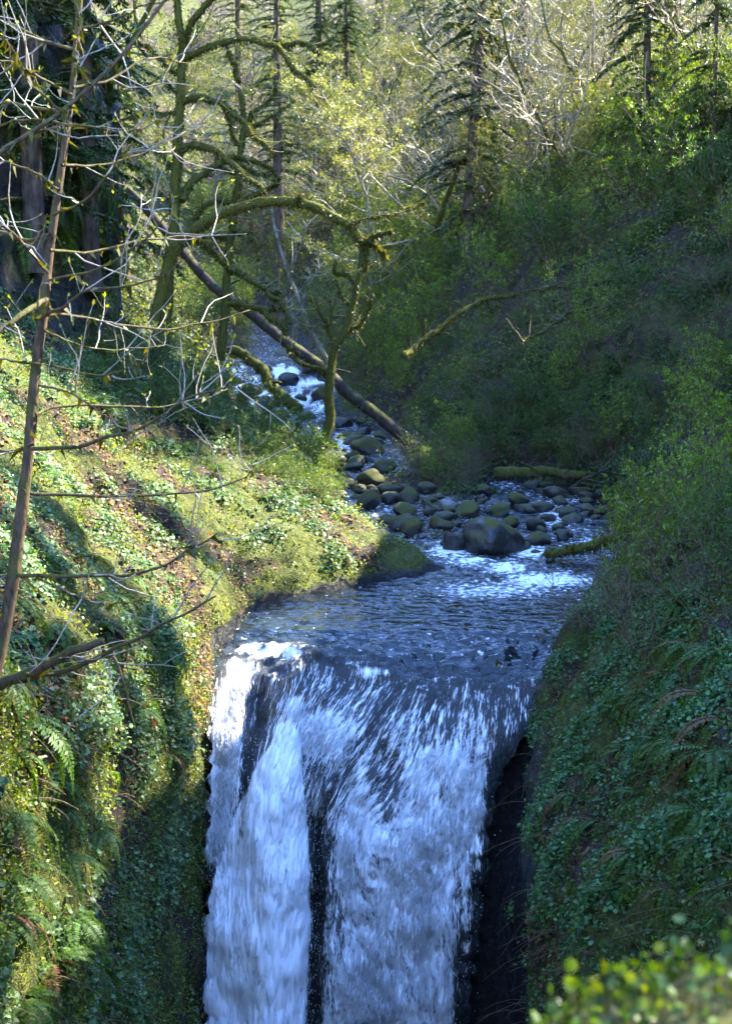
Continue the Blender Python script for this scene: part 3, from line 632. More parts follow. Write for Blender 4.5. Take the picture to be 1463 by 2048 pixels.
# flying strands of foam: many small spindles that follow the flow
def strands(WVg, foamg, flowdir, n, rng, power, rmin, lo=(0.05, 0.22), th=(0.004, 0.011), lift=(0.0, 0.09)):
    w = (foamg[:-1, :-1] ** power) * np.linalg.norm(np.cross(WVg[1:, :-1] - WVg[:-1, :-1], WVg[:-1, 1:] - WVg[:-1, :-1]), axis=-1)
    w = w * (np.arange(w.shape[0]) > rmin)[:, None]
    p = np.cumsum(w.ravel()); p /= p[-1]
    k = np.searchsorted(p, rng.random(n)); i, j = np.unravel_index(np.minimum(k, w.size - 1), w.shape)
    a = rng.random((n, 1)); b = rng.random((n, 1))
    P = WVg[i, j] * (1 - a) + WVg[i + 1, j] * a + (WVg[i, j + 1] - WVg[i, j]) * b
    T = unit(flowdir[i, j] + 0.10 * rng.standard_normal((n, 3)))
    Nn = WN[i + (len(WN) - len(WVg)) if False else i, j]
    L = rng.uniform(*lo, (n, 1)) * (0.6 + 0.8 * foamg[i, j][:, None]); r = rng.uniform(*th, (n, 1))
    P = P + Nn * rng.uniform(*lift, (n, 1)) * rng.random((n, 1))
    S = unit(np.cross(T, Nn)); U = np.cross(S, T)
    V = np.stack([P, P + T * L * .35 + S * r, P + T * L * .35 + U * r, P + T * L * .35 - S * r, P + T * L * .35 - U * r, P + T * L], 1)
    bsx = np.arange(n)[:, None] * 6
    T1 = [bsx + np.array([[0, q, w_]]) for q, w_ in ((1, 2), (2, 3), (3, 4), (4, 1))] + [bsx + np.array([[5, w_, q]]) for q, w_ in ((1, 2), (2, 3), (3, 4), (4, 1))]
    return V.reshape(-1, 3), np.concatenate(T1)
dF = np.gradient(WV, axis=0); dU = unit(np.gradient(WV, axis=1))
sw = np.gradient(swing, axis=0) / np.maximum(np.linalg.norm(dF, axis=-1), 1e-4)
FD = unit(unit(dF) - dU * np.clip(sw, -1.2, 1.2)[..., None])
sV, sT = strands(WV, np.clip(foam - .3, 0, 1) * (1 - .88 * colm), FD, 42000, rng, 1.6, lip + 30, (0.06, 0.30), (0.0025, 0.007), (0.0, 0.07))
sV2, sT2 = strands(WV, np.clip(foam, 0, 1) ** .5 * (py > 1480), FD, 6000, rng, 1.0, lip + 30, (0.010, 0.035), (0.003, 0.006), (0.05, 0.50))     # thrown drops
sT = np.concatenate([sT, sT2 + len(sV)]); sV = np.concatenate([sV, sV2])
foam_o = obj('foam', mesh_data('foam', sV, None, sT, None, False), M['foam'], fall_o)
tag(foam_o, kind='stuff')

# stream above the pool: one sheet down the valley, rising over the cascade
sy = np.concatenate([np.linspace(27.6, 40, 130, endpoint=False), np.linspace(40, 51, 70, endpoint=False), np.linspace(51, 57.5, 90, endpoint=False), np.linspace(57.5, 82, 60)])
sz = np.interp(sy, [27.6, 28.4, 29.5, 33, 36, 40, 46, 51.3, 52.2, 53.2, 54.4, 55.2, 56.6, 60, 63, 66, 82], [-4.40, -4.28, -4.20, -4.1, -3.85, -3.42, -2.9, -2.5, -2.1, -1.5, -1.3, -1.0, -.55, -.3, .1, .62, 4.3])
sxl = np.interp(sy, [27.6, 30, 36, 40, 46, 51.5, 56.5, 65, 82], [-.2, -1.2, -2, -2.6, -4, -6.2, -6.8, -8.0, -12])
sxr = np.interp(sy, [27.6, 30, 36, 40, 46, 51.5, 56.5, 65, 82], [6.2, 6.6, 6.6, 3.0, 1.6, -.2, -1.2, -2.4, -5])
NS = 120
us = np.linspace(0, 1, NS)
SV = np.stack([sxl[:, None] * (1 - us) + sxr[:, None] * us, np.broadcast_to(sy[:, None], (len(sy), NS)), np.broadcast_to(sz[:, None], (len(sy), NS))], -1).copy()
q3 = SV * np.array([1, 1, 0])
SV[..., 2] += 0.030 * noise(q3 * 2.1, 91) + 0.020 * noise(q3 * 5.0, 93) + 0.008 * noise(q3 * 12, 95)
SV[..., 2] += 0.16 * fbm(q3 * np.array([1.1, .7, 1]), 2, 97) * sstep(50.5, 52.5, SV[..., 1]) * sstep(59, 57, SV[..., 1])
spx, spy, _ = proj(SV)
fs = 0.16 + 0.22 * noise(q3 * 0.9, 99)
casc = sstep(51, 52, SV[..., 1]) * sstep(57.2, 56.4, SV[..., 1])
fs = np.maximum(fs, casc * (0.34 + 0.75 * fbm(q3 * np.array([1.3, .8, 1]), 3, 101)))
fs = np.maximum(fs, 0.62 * np.exp(-((spx - 905) / 55) ** 2 - ((spy - 1100) / 22) ** 2))
fs = np.maximum(fs, 0.55 * np.exp(-((spx - 1060) / 45) ** 2 - ((spy - 1105) / 16) ** 2)); fs = np.maximum(fs, 0.42 * np.exp(-((spx - 1110) / 40) ** 2 - ((spy - 1030) / 40) ** 2))
fs = np.maximum(fs, 0.5 * np.exp(-((spx - 690) / 40) ** 2 - ((spy - 885) / 18) ** 2))
si = np.arange(len(sy) * NS).reshape(-1, NS)
SQ = np.stack([si[:-1, :-1], si[:-1, 1:], si[1:, 1:], si[1:, :-1]], -1).reshape(-1, 4)
sflow = np.stack([SV[..., 0] * 1.0, SV[..., 1] + SV[..., 2], 0 * SV[..., 0]], -1)
stream = obj('stream_water', mesh_data('stream_water', SV.reshape(-1, 3), SQ, None, None, True, {'foam': np.clip(fs, 0, 1).ravel(), 'fallw': (casc * .7).ravel(), 'flow': sflow.reshape(-1, 3)}), M['pool'])
tag(stream, 'stony creek with riffles and a small white cascade upstream', 'creek', kind='structure')
# plunge pool at the foot of the fall
pv = np.array([[-5, -8, -13.2], [3, -8, -13.2], [3, 19, -13.2], [-5, 19, -13.2]])
pp = obj('plunge_pool_water', mesh_data('plunge_pool_water', pv, [[0, 1, 2, 3]], None, None, False, {'foam': np.full(4, .25), 'fallw': np.zeros(4), 'flow': pv}), M['pool'])
tag(pp, 'dark churning water at the foot of the fall', 'pool', kind='structure')

# ------------------------------------------------------------------ rocks
def ico(sub):
    import bmesh
    bm = bmesh.new(); bmesh.ops.create_icosphere(bm, subdivisions=sub, radius=1.0)
    V = np.array([v.co[:] for v in bm.verts]); T = np.array([[v.index for v in f.verts] for f in bm.faces]); bm.free()
    return V, T
IV4, IT4 = ico(4); IV3, IT3 = ico(3); IV2, IT2 = ico(2); IV1, IT1 = ico(1)
def rock_mesh(seed, V0, T0, rough=0.34, flat=0.8, cut=.78):
    r = 1 + rough * fbm(V0 * 1.15 + seed * 3.7, 2, seed) + rough * .25 * fbm(V0 * 3.5, 2, seed + 5)
    # a few planed facets so that it does not read as a ball
    rg = np.random.default_rng(seed)
    V = V0 * r[:, None]
    for _ in range(8):
        n = unit(rg.standard_normal(3)); dcut = rg.uniform(0.55, 0.85)
        over = np.maximum(V @ n - dcut, 0); V = V - cut * over[:, None] * n
    V[:, 2] *= flat; V[:, 0] *= rg.uniform(0.95, 1.35)
    return V
rock_lib = [mesh_data('boulder', rock_mesh(s, IV3, IT3), None, IT3) for s in range(8)]
rock_lib_moss = [mesh_data('boulder', rock_mesh(s + 20, IV3, IT3), None, IT3) for s in range(6)]
for me in rock_lib: me.materials.append(M['boulder'])
for me in rock_lib_moss: me.materials.append(M['boulder_moss'])
cob_lib = [mesh_data('cobble', rock_mesh(s + 40, IV2, IT2, 0.22, 0.6), None, IT2) for s in range(8)]
for me in cob_lib: me.materials.append(M['cobble'])
rg = random.Random(11)
wb = BVHTree.FromPolygons([tuple(v) for v in SV.reshape(-1, 3)] , [tuple(int(i) for i in q) for q in SQ])
def hitw(px, py):
    p, n = hit(px, py); d = Vector(at(px, py, 1.0)).normalized(); loc, nn_, i_, ds = wb.ray_cast(d * 3.6, d)
    if loc is not None and (p is None or loc.y < p[1]): return np.array(loc) - np.array([0, 0, .03]), np.array([0, 0, 1.0])
    return p, n
def put_rock(px, py, wpx, me, label, name='boulder', group=None, hpx=None, depth=None, tilt=0.15):
    """a rock whose foot shows at the photo pixel (px,py), about wpx pixels wide"""
    p, n = hitw(px, py)
    if p is None: return None
    if depth is not None: p = at(px, py, depth)
    w = wpx / FPX * p[1]
    o = bpy.data.objects.new(name, me); link(o)
    sx = w / 2.1; szz = sx if hpx is None else (hpx / FPX * p[1]) / 1.25
    o.location = (p[0], p[1] + sx * 0.5, p[2] + szz * 0.42)
    o.scale = (sx, sx * rg.uniform(.85, 1.1), szz)
    o.rotation_euler = (rg.uniform(-tilt, tilt), rg.uniform(-tilt, tilt), rg.uniform(0, 0.6))
    return tag(o, label, 'boulder' if name == 'boulder' else 'stone', group)
big = mesh_data('boulder', rock_mesh(83, IV4, IT4, 0.30, 0.78, .35), None, IT4); big.materials.append(M['boulder'])
BR, BM = rock_lib, rock_lib_moss
put_rock(985, 1106, 112, big, 'largest dark rounded boulder with moss on its top, standing where the rapids enter the pool', hpx=76)
BOULD = [ # px,py(foot),width,mesh,label,height px
 (908, 1100, 50, BR[1], 'dark grey slab-like boulder leaning against the largest boulder from the gravel side', 42),
 (806, 1062, 66, BR[2], 'smooth dark boulder at the edge of the mossy nose bank', 42),
 (826, 1072, 44, BM[0], 'small mossy boulder tucked against the foot of a smooth dark boulder', 32),
 (735, 1018, 58, BM[1], 'tall dark mossy boulder beside the narrow left channel', 46),
 (785, 1008, 42, BR[3], 'pale grey boulder between two mossy ones beside the left channel', 26),
 (818, 1010, 48, BM[2], 'green moss-capped boulder behind the pale grey boulder', 38),
 (742, 972, 66, BM[3], 'broad mossy boulder just upstream of the tall mossy one', 36),
 (934, 1034, 46, BM[4], 'round boulder thickly capped with green moss on the gravel bar', 32),
 (1000, 1030, 46, BM[5], 'yellow-green mossy boulder beside the grass tuft', 28),
 (1035, 1012, 50, BM[0], 'mossy boulder near the head of the right-hand channel', 30),
 (1060, 1024, 60, BR[4], 'flat dark boulder lying in the right-hand channel head', 24),
 (1018, 1055, 44, BM[1], 'mossy boulder directly behind the largest boulder', 26),
 (1068, 1060, 54, BR[5], 'smooth wet boulder beside the right-hand channel rapids', 30),
 (1078, 1088, 56, BR[6], 'low dark wet boulder in the rapids next to the largest boulder', 28),
 (1124, 1082, 34, BR[7], 'small dark boulder standing in the white right-hand rapids', 24),
 (1070, 1106, 24, BR[0], 'smallest dark rock poking out of the rapids', 13),
 (1050, 1098, 32, BR[2], 'round dark rock at the foot of the low wet boulder', 20),
 (888, 1042, 40, BR[3], 'grey boulder at the gravel bar beside the mossy round one', 24),
 (812, 1034, 60, BM[2], 'long mossy boulder above the smooth dark boulder', 24),
 (770, 1046, 40, BR[6], 'dark wedge of rock at the bank above the nose', 24),
 (655, 944, 62, BR[1], 'black boulder at the foot of the small mossy tree', 48),
 (735, 908, 84, BM[3], 'large sunlit mossy boulder below the leaning log', 40),
 (640, 892, 60, BM[4], 'sunlit mossy boulder behind the small mossy tree', 22),
 (770, 945, 60, BM[5], 'shaded mossy boulder below the end of the leaning log', 32),
 (705, 940, 44, BR[5], 'flat wet stone splitting the left channel', 16),
 (690, 975, 46, BR[7], 'dark wet stone low in the left channel', 16),
 (672, 998, 36, BR[4], 'pale wet stone at the bank of the left channel', 14),
 (1180, 1000, 40, BR[3], 'dark stone on the far side of the right-hand channel', 18),
 (1150, 1046, 46, BR[2], 'wet stone under the shrubs at the right-hand channel', 20),
 (1205, 1030, 40, BM[1], 'mossy stone half hidden under the right bank shrubs', 22),
 (505, 790, 40, BR[3], 'dark wet rock at the near side of the upper cascade', 26),
 (575, 772, 46, BR[5], 'black rock splitting the upper cascade in two', 30),
 (640, 800, 44, BM[3], 'mossy rock right of the cascade foot beside the leaning log', 28),
 (545, 815, 34, BR[7], 'small black rock below the cascade log', 20),
 (600, 800, 30, BR[0], 'small wet rock in the middle of the cascade foot', 18),
 (530, 748, 40, BR[2], 'dark ledge rock high in the upper cascade', 22),
 (620, 745, 34, BR[6], 'dark rock beside the upper cascade', 32),
 (560, 845, 44, BM[0], 'mossy rock at the foot of the upper cascade', 26),
 (615, 838, 40, BM[2], 'sunlit rock below the cascade pool', 18),
]
for (x, y, w, me, lab, h) in BOULD:
    put_rock(x, y, w * float(rg.uniform(.85, 1.05)), me, lab, hpx=h * float(rg.uniform(.85, 1.15)), tilt=.35)
rs = np.random.default_rng(5)
nb = 0
for k in range(900):                                             # stones of the bar, of the channels and of the sunlit reach
    z = rs.random() if nb < 55 else rs.uniform(.33, .9)
    if z < .55: x, y = rs.uniform(770, 1010), rs.uniform(985, 1098)
    elif z < .72: x, y = rs.uniform(1040, 1215), rs.uniform(965, 1100)
    elif z < .9: x, y = rs.uniform(640, 760), rs.uniform(835, 1010)
    else: x, y = rs.uniform(600, 760), rs.uniform(830, 890)
    p, n = hitw(x, y)
    if p is None or p[1] < 27.8 or p[1] > 54 or n[2] < 0.5: continue
    if nb >= 165: break
    if (x - 985) ** 2 + (y - 1080) ** 2 < 75 ** 2 or (x - 806) ** 2 + (y - 1050) ** 2 < 40 ** 2: continue
    w = float(np.clip(rs.lognormal(math.log(13 if z < .33 else 19), .5), 8, 44))
    lab = ('grey rounded cobble lying on gravel' if z < .33 else 'dark stone wedged among gravel bar cobbles' if z < .55 else 'wet dark cobble in the right-hand channel' if z < .72 else 'wet stone in the narrow left-hand channel' if z < .9 else 'sunlit pale stone in the creek')
    grp = lab.replace('lying ', '').replace('cobble', 'cobbles').replace('stone ', 'stones '); lab = lab + ' ' + where(x, y)
    o = put_rock(x, y, w, (cob_lib if (z < .33 or z >= .9) else BR if z < .72 or rs.random() < .5 else BM)[int(rs.integers(6))], lab, 'cobble', grp, hpx=w * .6, tilt=.4)
    nb += 1
# fine gravel between them
gg = Geo(); P = []
for k in range(2600):
    x, y = (rs.uniform(770, 1010), rs.uniform(990, 1095)) if rs.random() < .7 else (rs.uniform(620, 760), rs.uniform(835, 960))
    p, n = hit(x, y)
    if p is None or p[1] < 27.8 or p[1] > 54: continue
    s = rs.uniform(.015, .05)
    g = rs.uniform(.5, 1.5)
    gg.add((IV1 * np.array([s * 1.3, s, s * .7])) * (1 + .25 * rs.standard_normal((len(IV1), 1))) + p, None, IT1, np.array([.20, .195, .19]) * g)
gravel = gg.build('gravel', M['litter'])
tag(gravel, 'small grey gravel and pebbles between the stones of the bar', 'gravel', kind='stuff')
# ------------------------------------------------------------------ traced trees (limbs follow the photo, each at its own depth)
def limb(trace, depth, r0px, r1px, n=None, ddepth=0.0, rng=None, wob=0.0):
    """trace of photo pixels -> world path and radii; ddepth lets the limb lean towards or away from the viewer"""
    P = resample(np.array(trace, float), n or max(8, 4 * len(trace)))
    t = np.linspace(0, 1, len(P))
    D = depth + ddepth * t
    W = np.array([at(a, b, d) for (a, b), d in zip(P[:, :2], D)])
    if wob and rng is not None:
        W += wob * np.stack([noise(np.stack([t * 6 + 9 * k + depth, t * 0, t * 0], -1), 200 + k) for k in range(3)], -1)
    r = (r0px * (1 - t) + r1px * t) / FPX * D
    return W, r
def side_twigs(path, rad, n, Lr, rng, up=0.5, t0=0.15, curl=0.6, npt=6, rr=(0.004, 0.0016), fwd=0.8):
    """curved upturned twigs along a limb -> tubes and tips"""
    items = []; tips = []
    T = unit(np.gradient(path, axis=0))
    for k in range(n):
        t = rng.uniform(t0, 1.0); i = min(int(t * (len(path) - 1)), len(path) - 1)
        L = rng.uniform(*Lr)
        d = unit(T[i] * fwd * rng.uniform(.3, 1.2) + unit(np.cross(T[i], rng.standard_normal(3))) * 0.9)
        p = path[i].copy(); pts = [p.copy()]
        for s in range(npt - 1):
            d = unit(d + np.array([0, 0, up * curl * 0.45]) + 0.16 * rng.standard_normal(3))
            p = p + d * L / (npt - 1); pts.append(p.copy())
        q = min(rr[0] * (0.5 + L), rad[i] * .8 + .001)
        items.append((np.array(pts), np.linspace(q, rr[1], npt)))
        tips.append((pts[-1], d))
    return items, tips
def green(rng, n, a, b, j=0.18):
    t = rng.random((n, 1)); c = np.asarray(a) * (1 - t) + np.asarray(b) * t
    return np.clip(c * (1 + j * rng.standard_normal((n, 1))), .004, 1)
def buds(geo, tips, rng, L=(0.02, 0.05), W=.45, n=2, ca=(.20, .24, .035), cb=(.36, .36, .08), spread=.5):
    if not tips: return
    P = np.repeat(np.array([t[0] for t in tips]), n, 0); D = np.repeat(np.array([t[1] for t in tips]), n, 0)
    D = unit(D + spread * rng.standard_normal(D.shape)); l = rng.uniform(*L, len(P))
    leaves(geo, P, D, rng.standard_normal(D.shape), l, l * W, green(rng, len(P), ca, cb))
def moss_tufts(geo, paths, rng, n, L=(0.02, 0.11), down=1.0, w=.4):
    ps = []; ns = []
    tot = sum(len(p) for p, r in paths)
    for p, r in paths:
        k = max(4, int(n * len(p) / tot)); i = rng.uniform(0, len(p) - 1.001, k); a = i.astype(int); f = (i - a)[:, None]
        c = p[a] * (1 - f) + p[a + 1] * f; T = unit(p[a + 1] - p[a]); d = unit(np.cross(T, rng.standard_normal((k, 3))))
        ps.append(c + d * (r[a] * .85)[:, None]); ns.append(d)
    P = np.concatenate(ps); Nn = np.concatenate(ns); l = rng.uniform(*L, len(P))
    ax = unit(Nn + np.array([0, 0, -down]) + .5 * rng.standard_normal(Nn.shape))
    leaves(geo, P, ax, rng.standard_normal(P.shape), l, l * w, green(rng, len(P), (.035, .042, .007), (.14, .135, .02), .25), 'blade', 0.1)

tr_rng = np.random.default_rng(21)
def traced_tree(name, label, cat, trunk, limbs, depth, bark, twig_mat_, twig_n, twig_L, bud=None, moss=0, lump=0.12, group=None, up=.5, extra=None, twig_r=(0.010, 0.0022), sub=2):
    root_p = trunk[0][0]
    root = empty(name, root_p, label, cat, group)
    g = Geo(); tubes(g, [trunk], 12, lump, seed=3); g.build('trunk', M[bark], root, origin=root_p)
    paths = [trunk]
    tips = []
    for lp in limbs:
        tw = []
        g = Geo(); tubes(g, [lp], 9, lump, seed=5); lo = g.build('limb', M[bark], root, origin=root_p); paths.append(lp)
        Lm = np.linalg.norm(np.diff(lp[0], axis=0), axis=1).sum()
        it, tp = side_twigs(lp[0], lp[1], max(2, int(twig_n * Lm)), twig_L, tr_rng, up, rr=twig_r)
        tw += it; tips += tp
        for (pp, rr_) in it:
            if tr_rng.random() < .75 and sub:
                i2, t2 = side_twigs(pp, rr_, sub, (twig_L[0] * .35, twig_L[1] * .5), tr_rng, up, .25, rr=(twig_r[0] * .6, twig_r[1] * .8)); tw += i2; tips += t2
        g = Geo(); tubes(g, tw, 4, 0, (1, 1, 1), jitter=.25, rng=tr_rng, cap=False); tag(g.build('twigs', M[twig_mat_], lo, origin=root_p), kind='stuff')
    if bud:
        g = Geo(); buds(g, tips, tr_rng, **bud); tag(g.build('buds', M['leaf'], root, smooth=False, origin=root_p), kind='stuff')
    if moss:
        g = Geo(); moss_tufts(g, paths, tr_rng, moss); tag(g.build('moss', M['leaf'], root, smooth=False, origin=root_p), kind='stuff')
    return root, tips

# --- budding maple in the left foreground
D1 = 10.0
t1 = limb([(-30, 1420), (-10, 1345), (20, 1200), (40, 1050), (58, 900), (72, 740), (88, 620), (100, 500), (124, 330), (145, 180), (160, 0), (170, -120)], D1, 16, 4.5, 60, 0.2)
L1 = []
for tr, a, b, dd in [
  ([(64, 897), (150, 894), (220, 872), (280, 857), (350, 812), (425, 782), (500, 762)], 6, 1.6, -.8),
  ([(60, 987), (200, 992), (300, 989), (400, 982), (490, 957), (507, 905)], 4.5, 1.2, .6),
  ([(72, 829), (125, 812), (220, 811), (310, 814), (400, 800), (455, 778)], 4.5, 1.2, .9),
  ([(110, 732), (190, 750), (250, 739), (292, 720)], 3, 1.2, -.5), ([(82, 729), (40, 724), (-20, 716)], 3.5, 2, .2),
  ([(90, 629), (150, 632), (230, 647), (330, 658), (410, 647), (500, 620)], 4.5, 1.3, .9),
  ([(86, 634), (130, 612), (175, 580), (300, 565), (365, 520)], 5, 1.2, -.7),
  ([(66, 890), (30, 902), (-30, 905)], 5, 3, .3),
  ([(40, 1151), (100, 1152), (210, 1151), (280, 1146), (350, 1119), (400, 1089), (438, 1065)], 5.5, 1.4, -.9),
  ([(75, 1155), (165, 1196), (225, 1209), (285, 1200)], 3.5, 1.2, -.5), ([(40, 1150), (-30, 1153)], 5, 4, .2),
  ([(0, 1370), (60, 1345), (130, 1310), (205, 1282)], 15, 9, -.6), ([(40, 1362), (150, 1335), (230, 1296), (330, 1250), (432, 1192)], 8, 2.2, -1.4),
  ([(225, 1300), (248, 1370), (268, 1450)], 5, 2, -.1),
  ([(124, 330), (200, 330), (300, 300), (372, 262)], 4, 1.2, .8), ([(108, 430), (170, 400), (230, 330), (262, 290)], 4, 1.3, -.5),
  ([(118, 380), (80, 350), (30, 330), (-20, 318)], 4, 2, .4), ([(100, 500), (180, 505), (280, 480), (360, 475), (440, 470)], 4.5, 1.3, .9),
  ([(96, 545), (30, 470), (-20, 440)], 4.5, 3, -.8), ([(92, 600), (40, 630), (-30, 690)], 7, 6, -.9), ([(100, 470), (50, 480), (-20, 455)], 5, 3.4, .5),
  ([(100, 560), (190, 540), (260, 500), (330, 440), (350, 400)], 3.5, 1.2, -.9), ([(145, 190), (90, 160), (40, 132), (-20, 115)], 4, 2.4, -.4),
  ([(140, 225), (70, 215), (-20, 202)], 4.5, 3, .6), ([(147, 175), (220, 160), (280, 120), (325, 118), (385, 128)], 4, 1.2, .8),
  ([(152, 100), (100, 85), (50, 62), (-20, 30)], 4, 2.6, .4), ([(155, 60), (210, 45), (270, 20), (300, 5)], 3.5, 1.4, -.4),
  ([(135, 250), (70, 238), (-20, 255)], 3.5, 2.2, .3), ([(88, 660), (160, 690), (240, 700), (330, 690)], 3.2, 1.0, .7), ([(78, 770), (150, 790), (230, 850), (260, 900)], 3, 1, -.6)]:
    L1.append(limb(tr, D1, a * .8, b * .9, None, dd, tr_rng, .03))
traced_tree('maple_tree', 'slender budding tree with crooked bare branches at the left foreground edge', 'tree', t1, L1, D1, 'bark_brown', 'twig_pale', 4.6, (.15, .7),
            dict(L=(.022, .055), n=2), 500, .10, up=.30, twig_r=(.0065, .0022), sub=1)
# stem crossing the upper left corner
t1b = limb([(-60, 352), (0, 305), (120, 225), (235, 120), (330, 0), (380, -70)], 8.6, 5, 3, 30, .6)
L1b = [limb(tr, 8.8, a, b, None, dd, tr_rng, .03) for tr, a, b, dd in [([(60, 265), (150, 250), (250, 262), (330, 240)], 3, 1, .5), ([(180, 172), (150, 110), (160, 40), (140, -20)], 3, 1.3, .3), ([(120, 222), (60, 160), (20, 90), (-20, 60)], 3, 1.5, -.4)]]
traced_tree('maple_sapling', 'brown leaning stem crossing the top left corner in front of the budding tree', 'tree', t1b, L1b, 8.6, 'bark_brown', 'twig_pale', 7, (.12, .5), dict(L=(.022, .05), n=2), 200, .08, twig_r=(.007, .0022), sub=1)

# --- moss-hung maples in the middle distance
D2 = 29.0
TK = .64
MT = dict(bark='mossy_bark', twig_mat_='twig_moss', up=.25, twig_r=(.016, .005))
t2 = limb([(325, 690), (335, 600), (338, 520), (348, 450), (350, 375), (356, 325), (355, 285), (358, 245), (362, 180), (365, 115), (366, 85), (358, 45), (350, -60)], D2, 12, 6.5, 60, 0)
L2 = [limb(tr, D2, a * TK, b * TK, None, dd, tr_rng, .10) for tr, a, b, dd in [
  ([(366, 90), (385, 42), (428, -5), (460, -50)], 11, 8, -1),
  ([(366, 118), (400, 102), (435, 86), (480, 80), (530, 87), (556, 95), (585, 130), (602, 152), (628, 176)], 11, 4, -1.5),
  ([(556, 95), (585, 87), (620, 90), (640, 108)], 6, 4, -.6), ([(452, 88), (470, 140), (476, 165)], 5, 3, -.3), ([(600, 150), (628, 140)], 5, 3, 0),
  ([(362, 203), (395, 195), (422, 198), (450, 215), (475, 235), (500, 256), (515, 280), (540, 300)], 11, 5, -1.8),
  ([(500, 254), (530, 240), (580, 208)], 5, 2.5, .5), ([(508, 268), (530, 290), (538, 296)], 6, 4, -.2),
  ([(358, 302), (385, 290), (415, 295), (450, 316), (480, 342), (505, 362), (528, 385)], 13, 6, -2),
  ([(362, 402), (385, 362), (410, 346), (440, 326), (475, 314), (520, 326), (560, 360)], 13, 5, 1.8),
  ([(450, 215), (462, 250), (470, 290)], 7, 4, -.3), ([(355, 225), (300, 228), (240, 240)], 4, 2, 1), ([(360, 150), (330, 130), (290, 90), (250, 80)], 4, 2, 1)]]
traced_tree('mossy_maple', 'tall dark mossy tree with arching moss-hung limbs left of the creek', 'tree', t2, L2, D2, twig_n=3, twig_L=(.15, .7), moss=11000, lump=.2, sub=1, **MT)
t2b = limb([(310, 640), (335, 540), (352, 495), (380, 465), (410, 446), (450, 424), (500, 410), (550, 402), (595, 405), (632, 415), (670, 436), (702, 452), (718, 476), (735, 486)], 28, 12, 7, 60, -1.5)
L2b = [limb(tr, d, a * TK, b * TK, None, dd, tr_rng, .08) for tr, a, b, dd, d in [
  ([(595, 403), (602, 388)], 6, 2, 0, 27), ([(735, 486), (752, 470), (785, 463)], 8, 4, -.3, 26.5), ([(722, 480), (732, 500), (728, 545)], 7, 3.5, 0, 26.5), ([(740, 484), (762, 500), (770, 520)], 5, 3, 0, 26.5),
  ([(380, 465), (420, 500), (460, 540), (490, 548)], 7, 4, 1, 28), ([(702, 452), (720, 440), (790, 425), (850, 405)], 4, 1.5, .6, 26.6)]]
traced_tree('arching_mossy_trunk', 'thick mossy trunk arching low over the creek like a bow', 'tree', t2b, L2b, 28, twig_n=3, twig_L=(.15, .6), moss=8000, lump=.2, sub=1, **MT)
t3 = limb([(438, 720), (443, 690), (450, 630), (453, 560), (458, 500), (465, 450), (471, 400), (478, 350), (482, 290), (488, 240), (480, 180)], 32, 9, 4.5, 50, 0)
L3 = [limb(tr, 32, a * TK, b * TK, None, dd, tr_rng, .10) for tr, a, b, dd in [
  ([(455, 538), (490, 550), (525, 577), (546, 592), (566, 612), (578, 645)], 11, 4, -1.2), ([(452, 606), (500, 612), (530, 625), (566, 652), (572, 668)], 11, 4, -1.2), ([(546, 590), (560, 582)], 5, 3, 0), ([(528, 624), (548, 616), (575, 622)], 7, 4, .3),
  ([(470, 410), (440, 400), (410, 410), (385, 440)], 9, 4, -.8), ([(468, 418), (500, 395), (545, 372), (552, 366)], 9, 5, -.6), ([(462, 460), (490, 465), (510, 480), (516, 520)], 8, 4, -.8), ([(460, 480), (430, 470), (390, 480), (350, 500)], 7, 3, .8),
  ([(480, 330), (510, 345), (540, 350)], 6, 3, .5), ([(484, 290), (500, 250), (500, 230), (540, 200), (552, 170)], 7, 2.5, .5), ([(478, 350), (440, 330), (430, 300)], 5, 2.5, .5)]]
traced_tree('gnarled_mossy_tree', 'gnarled mossy tree with knobbly drooping limbs standing behind the arching trunk', 'tree', t3, L3, 32, twig_n=4, twig_L=(.15, .8), moss=8000, lump=.24, sub=1, **MT)
t4 = limb([(632, 905), (645, 885), (660, 840), (657, 800), (661, 745), (668, 700), (690, 660), (704, 612), (714, 572), (722, 520), (724, 485)], 37, 12, 4, 50, -.6)
L4 = [limb(tr, 37, a * TK, b * TK, None, dd, tr_rng, .08) for tr, a, b, dd in [
  ([(668, 690), (655, 650), (636, 620), (622, 590)], 9, 4, .8), ([(690, 660), (712, 655), (735, 625), (745, 585)], 7, 3, -.6), ([(660, 745), (630, 735), (590, 720), (575, 690)], 8, 3, -.8), ([(655, 650), (662, 620), (650, 590)], 5, 2.5, .5),
  ([(714, 572), (690, 548), (668, 545), (672, 520)], 6, 3, -.4), ([(722, 520), (735, 490), (760, 470)], 4, 2, .4), ([(704, 612), (680, 590), (672, 560)], 5, 2, .4)]]
traced_tree('small_mossy_tree', 'small forked mossy tree rooted on a black boulder in front of the cascade', 'tree', t4, L4, 37, twig_n=6, twig_L=(.2, .9), moss=5000, lump=.22, sub=2, **MT)
t4b = limb([(668, 745), (655, 722), (620, 657), (590, 582), (565, 512), (548, 450), (540, 400)], 39, 6, 2.5, 40, 1)
L4b = [limb(tr, 39, a, b, None, dd, tr_rng, .08) for tr, a, b, dd in [([(600, 610), (620, 560), (650, 530)], 3, 1.3, .5), ([(575, 540), (600, 500), (610, 450)], 3, 1.2, -.5), ([(620, 655), (590, 640), (570, 600)], 3, 1.2, .6)]]
traced_tree('pale_sapling', 'thin pale leaning sapling stem touching the small mossy tree', 'tree', t4b, L4b, 39, 'bark_grey', 'twig_pale', 5, (.3, 1.1), dict(L=(.03, .07), n=3), 0, .1, twig_r=(.012, .004))

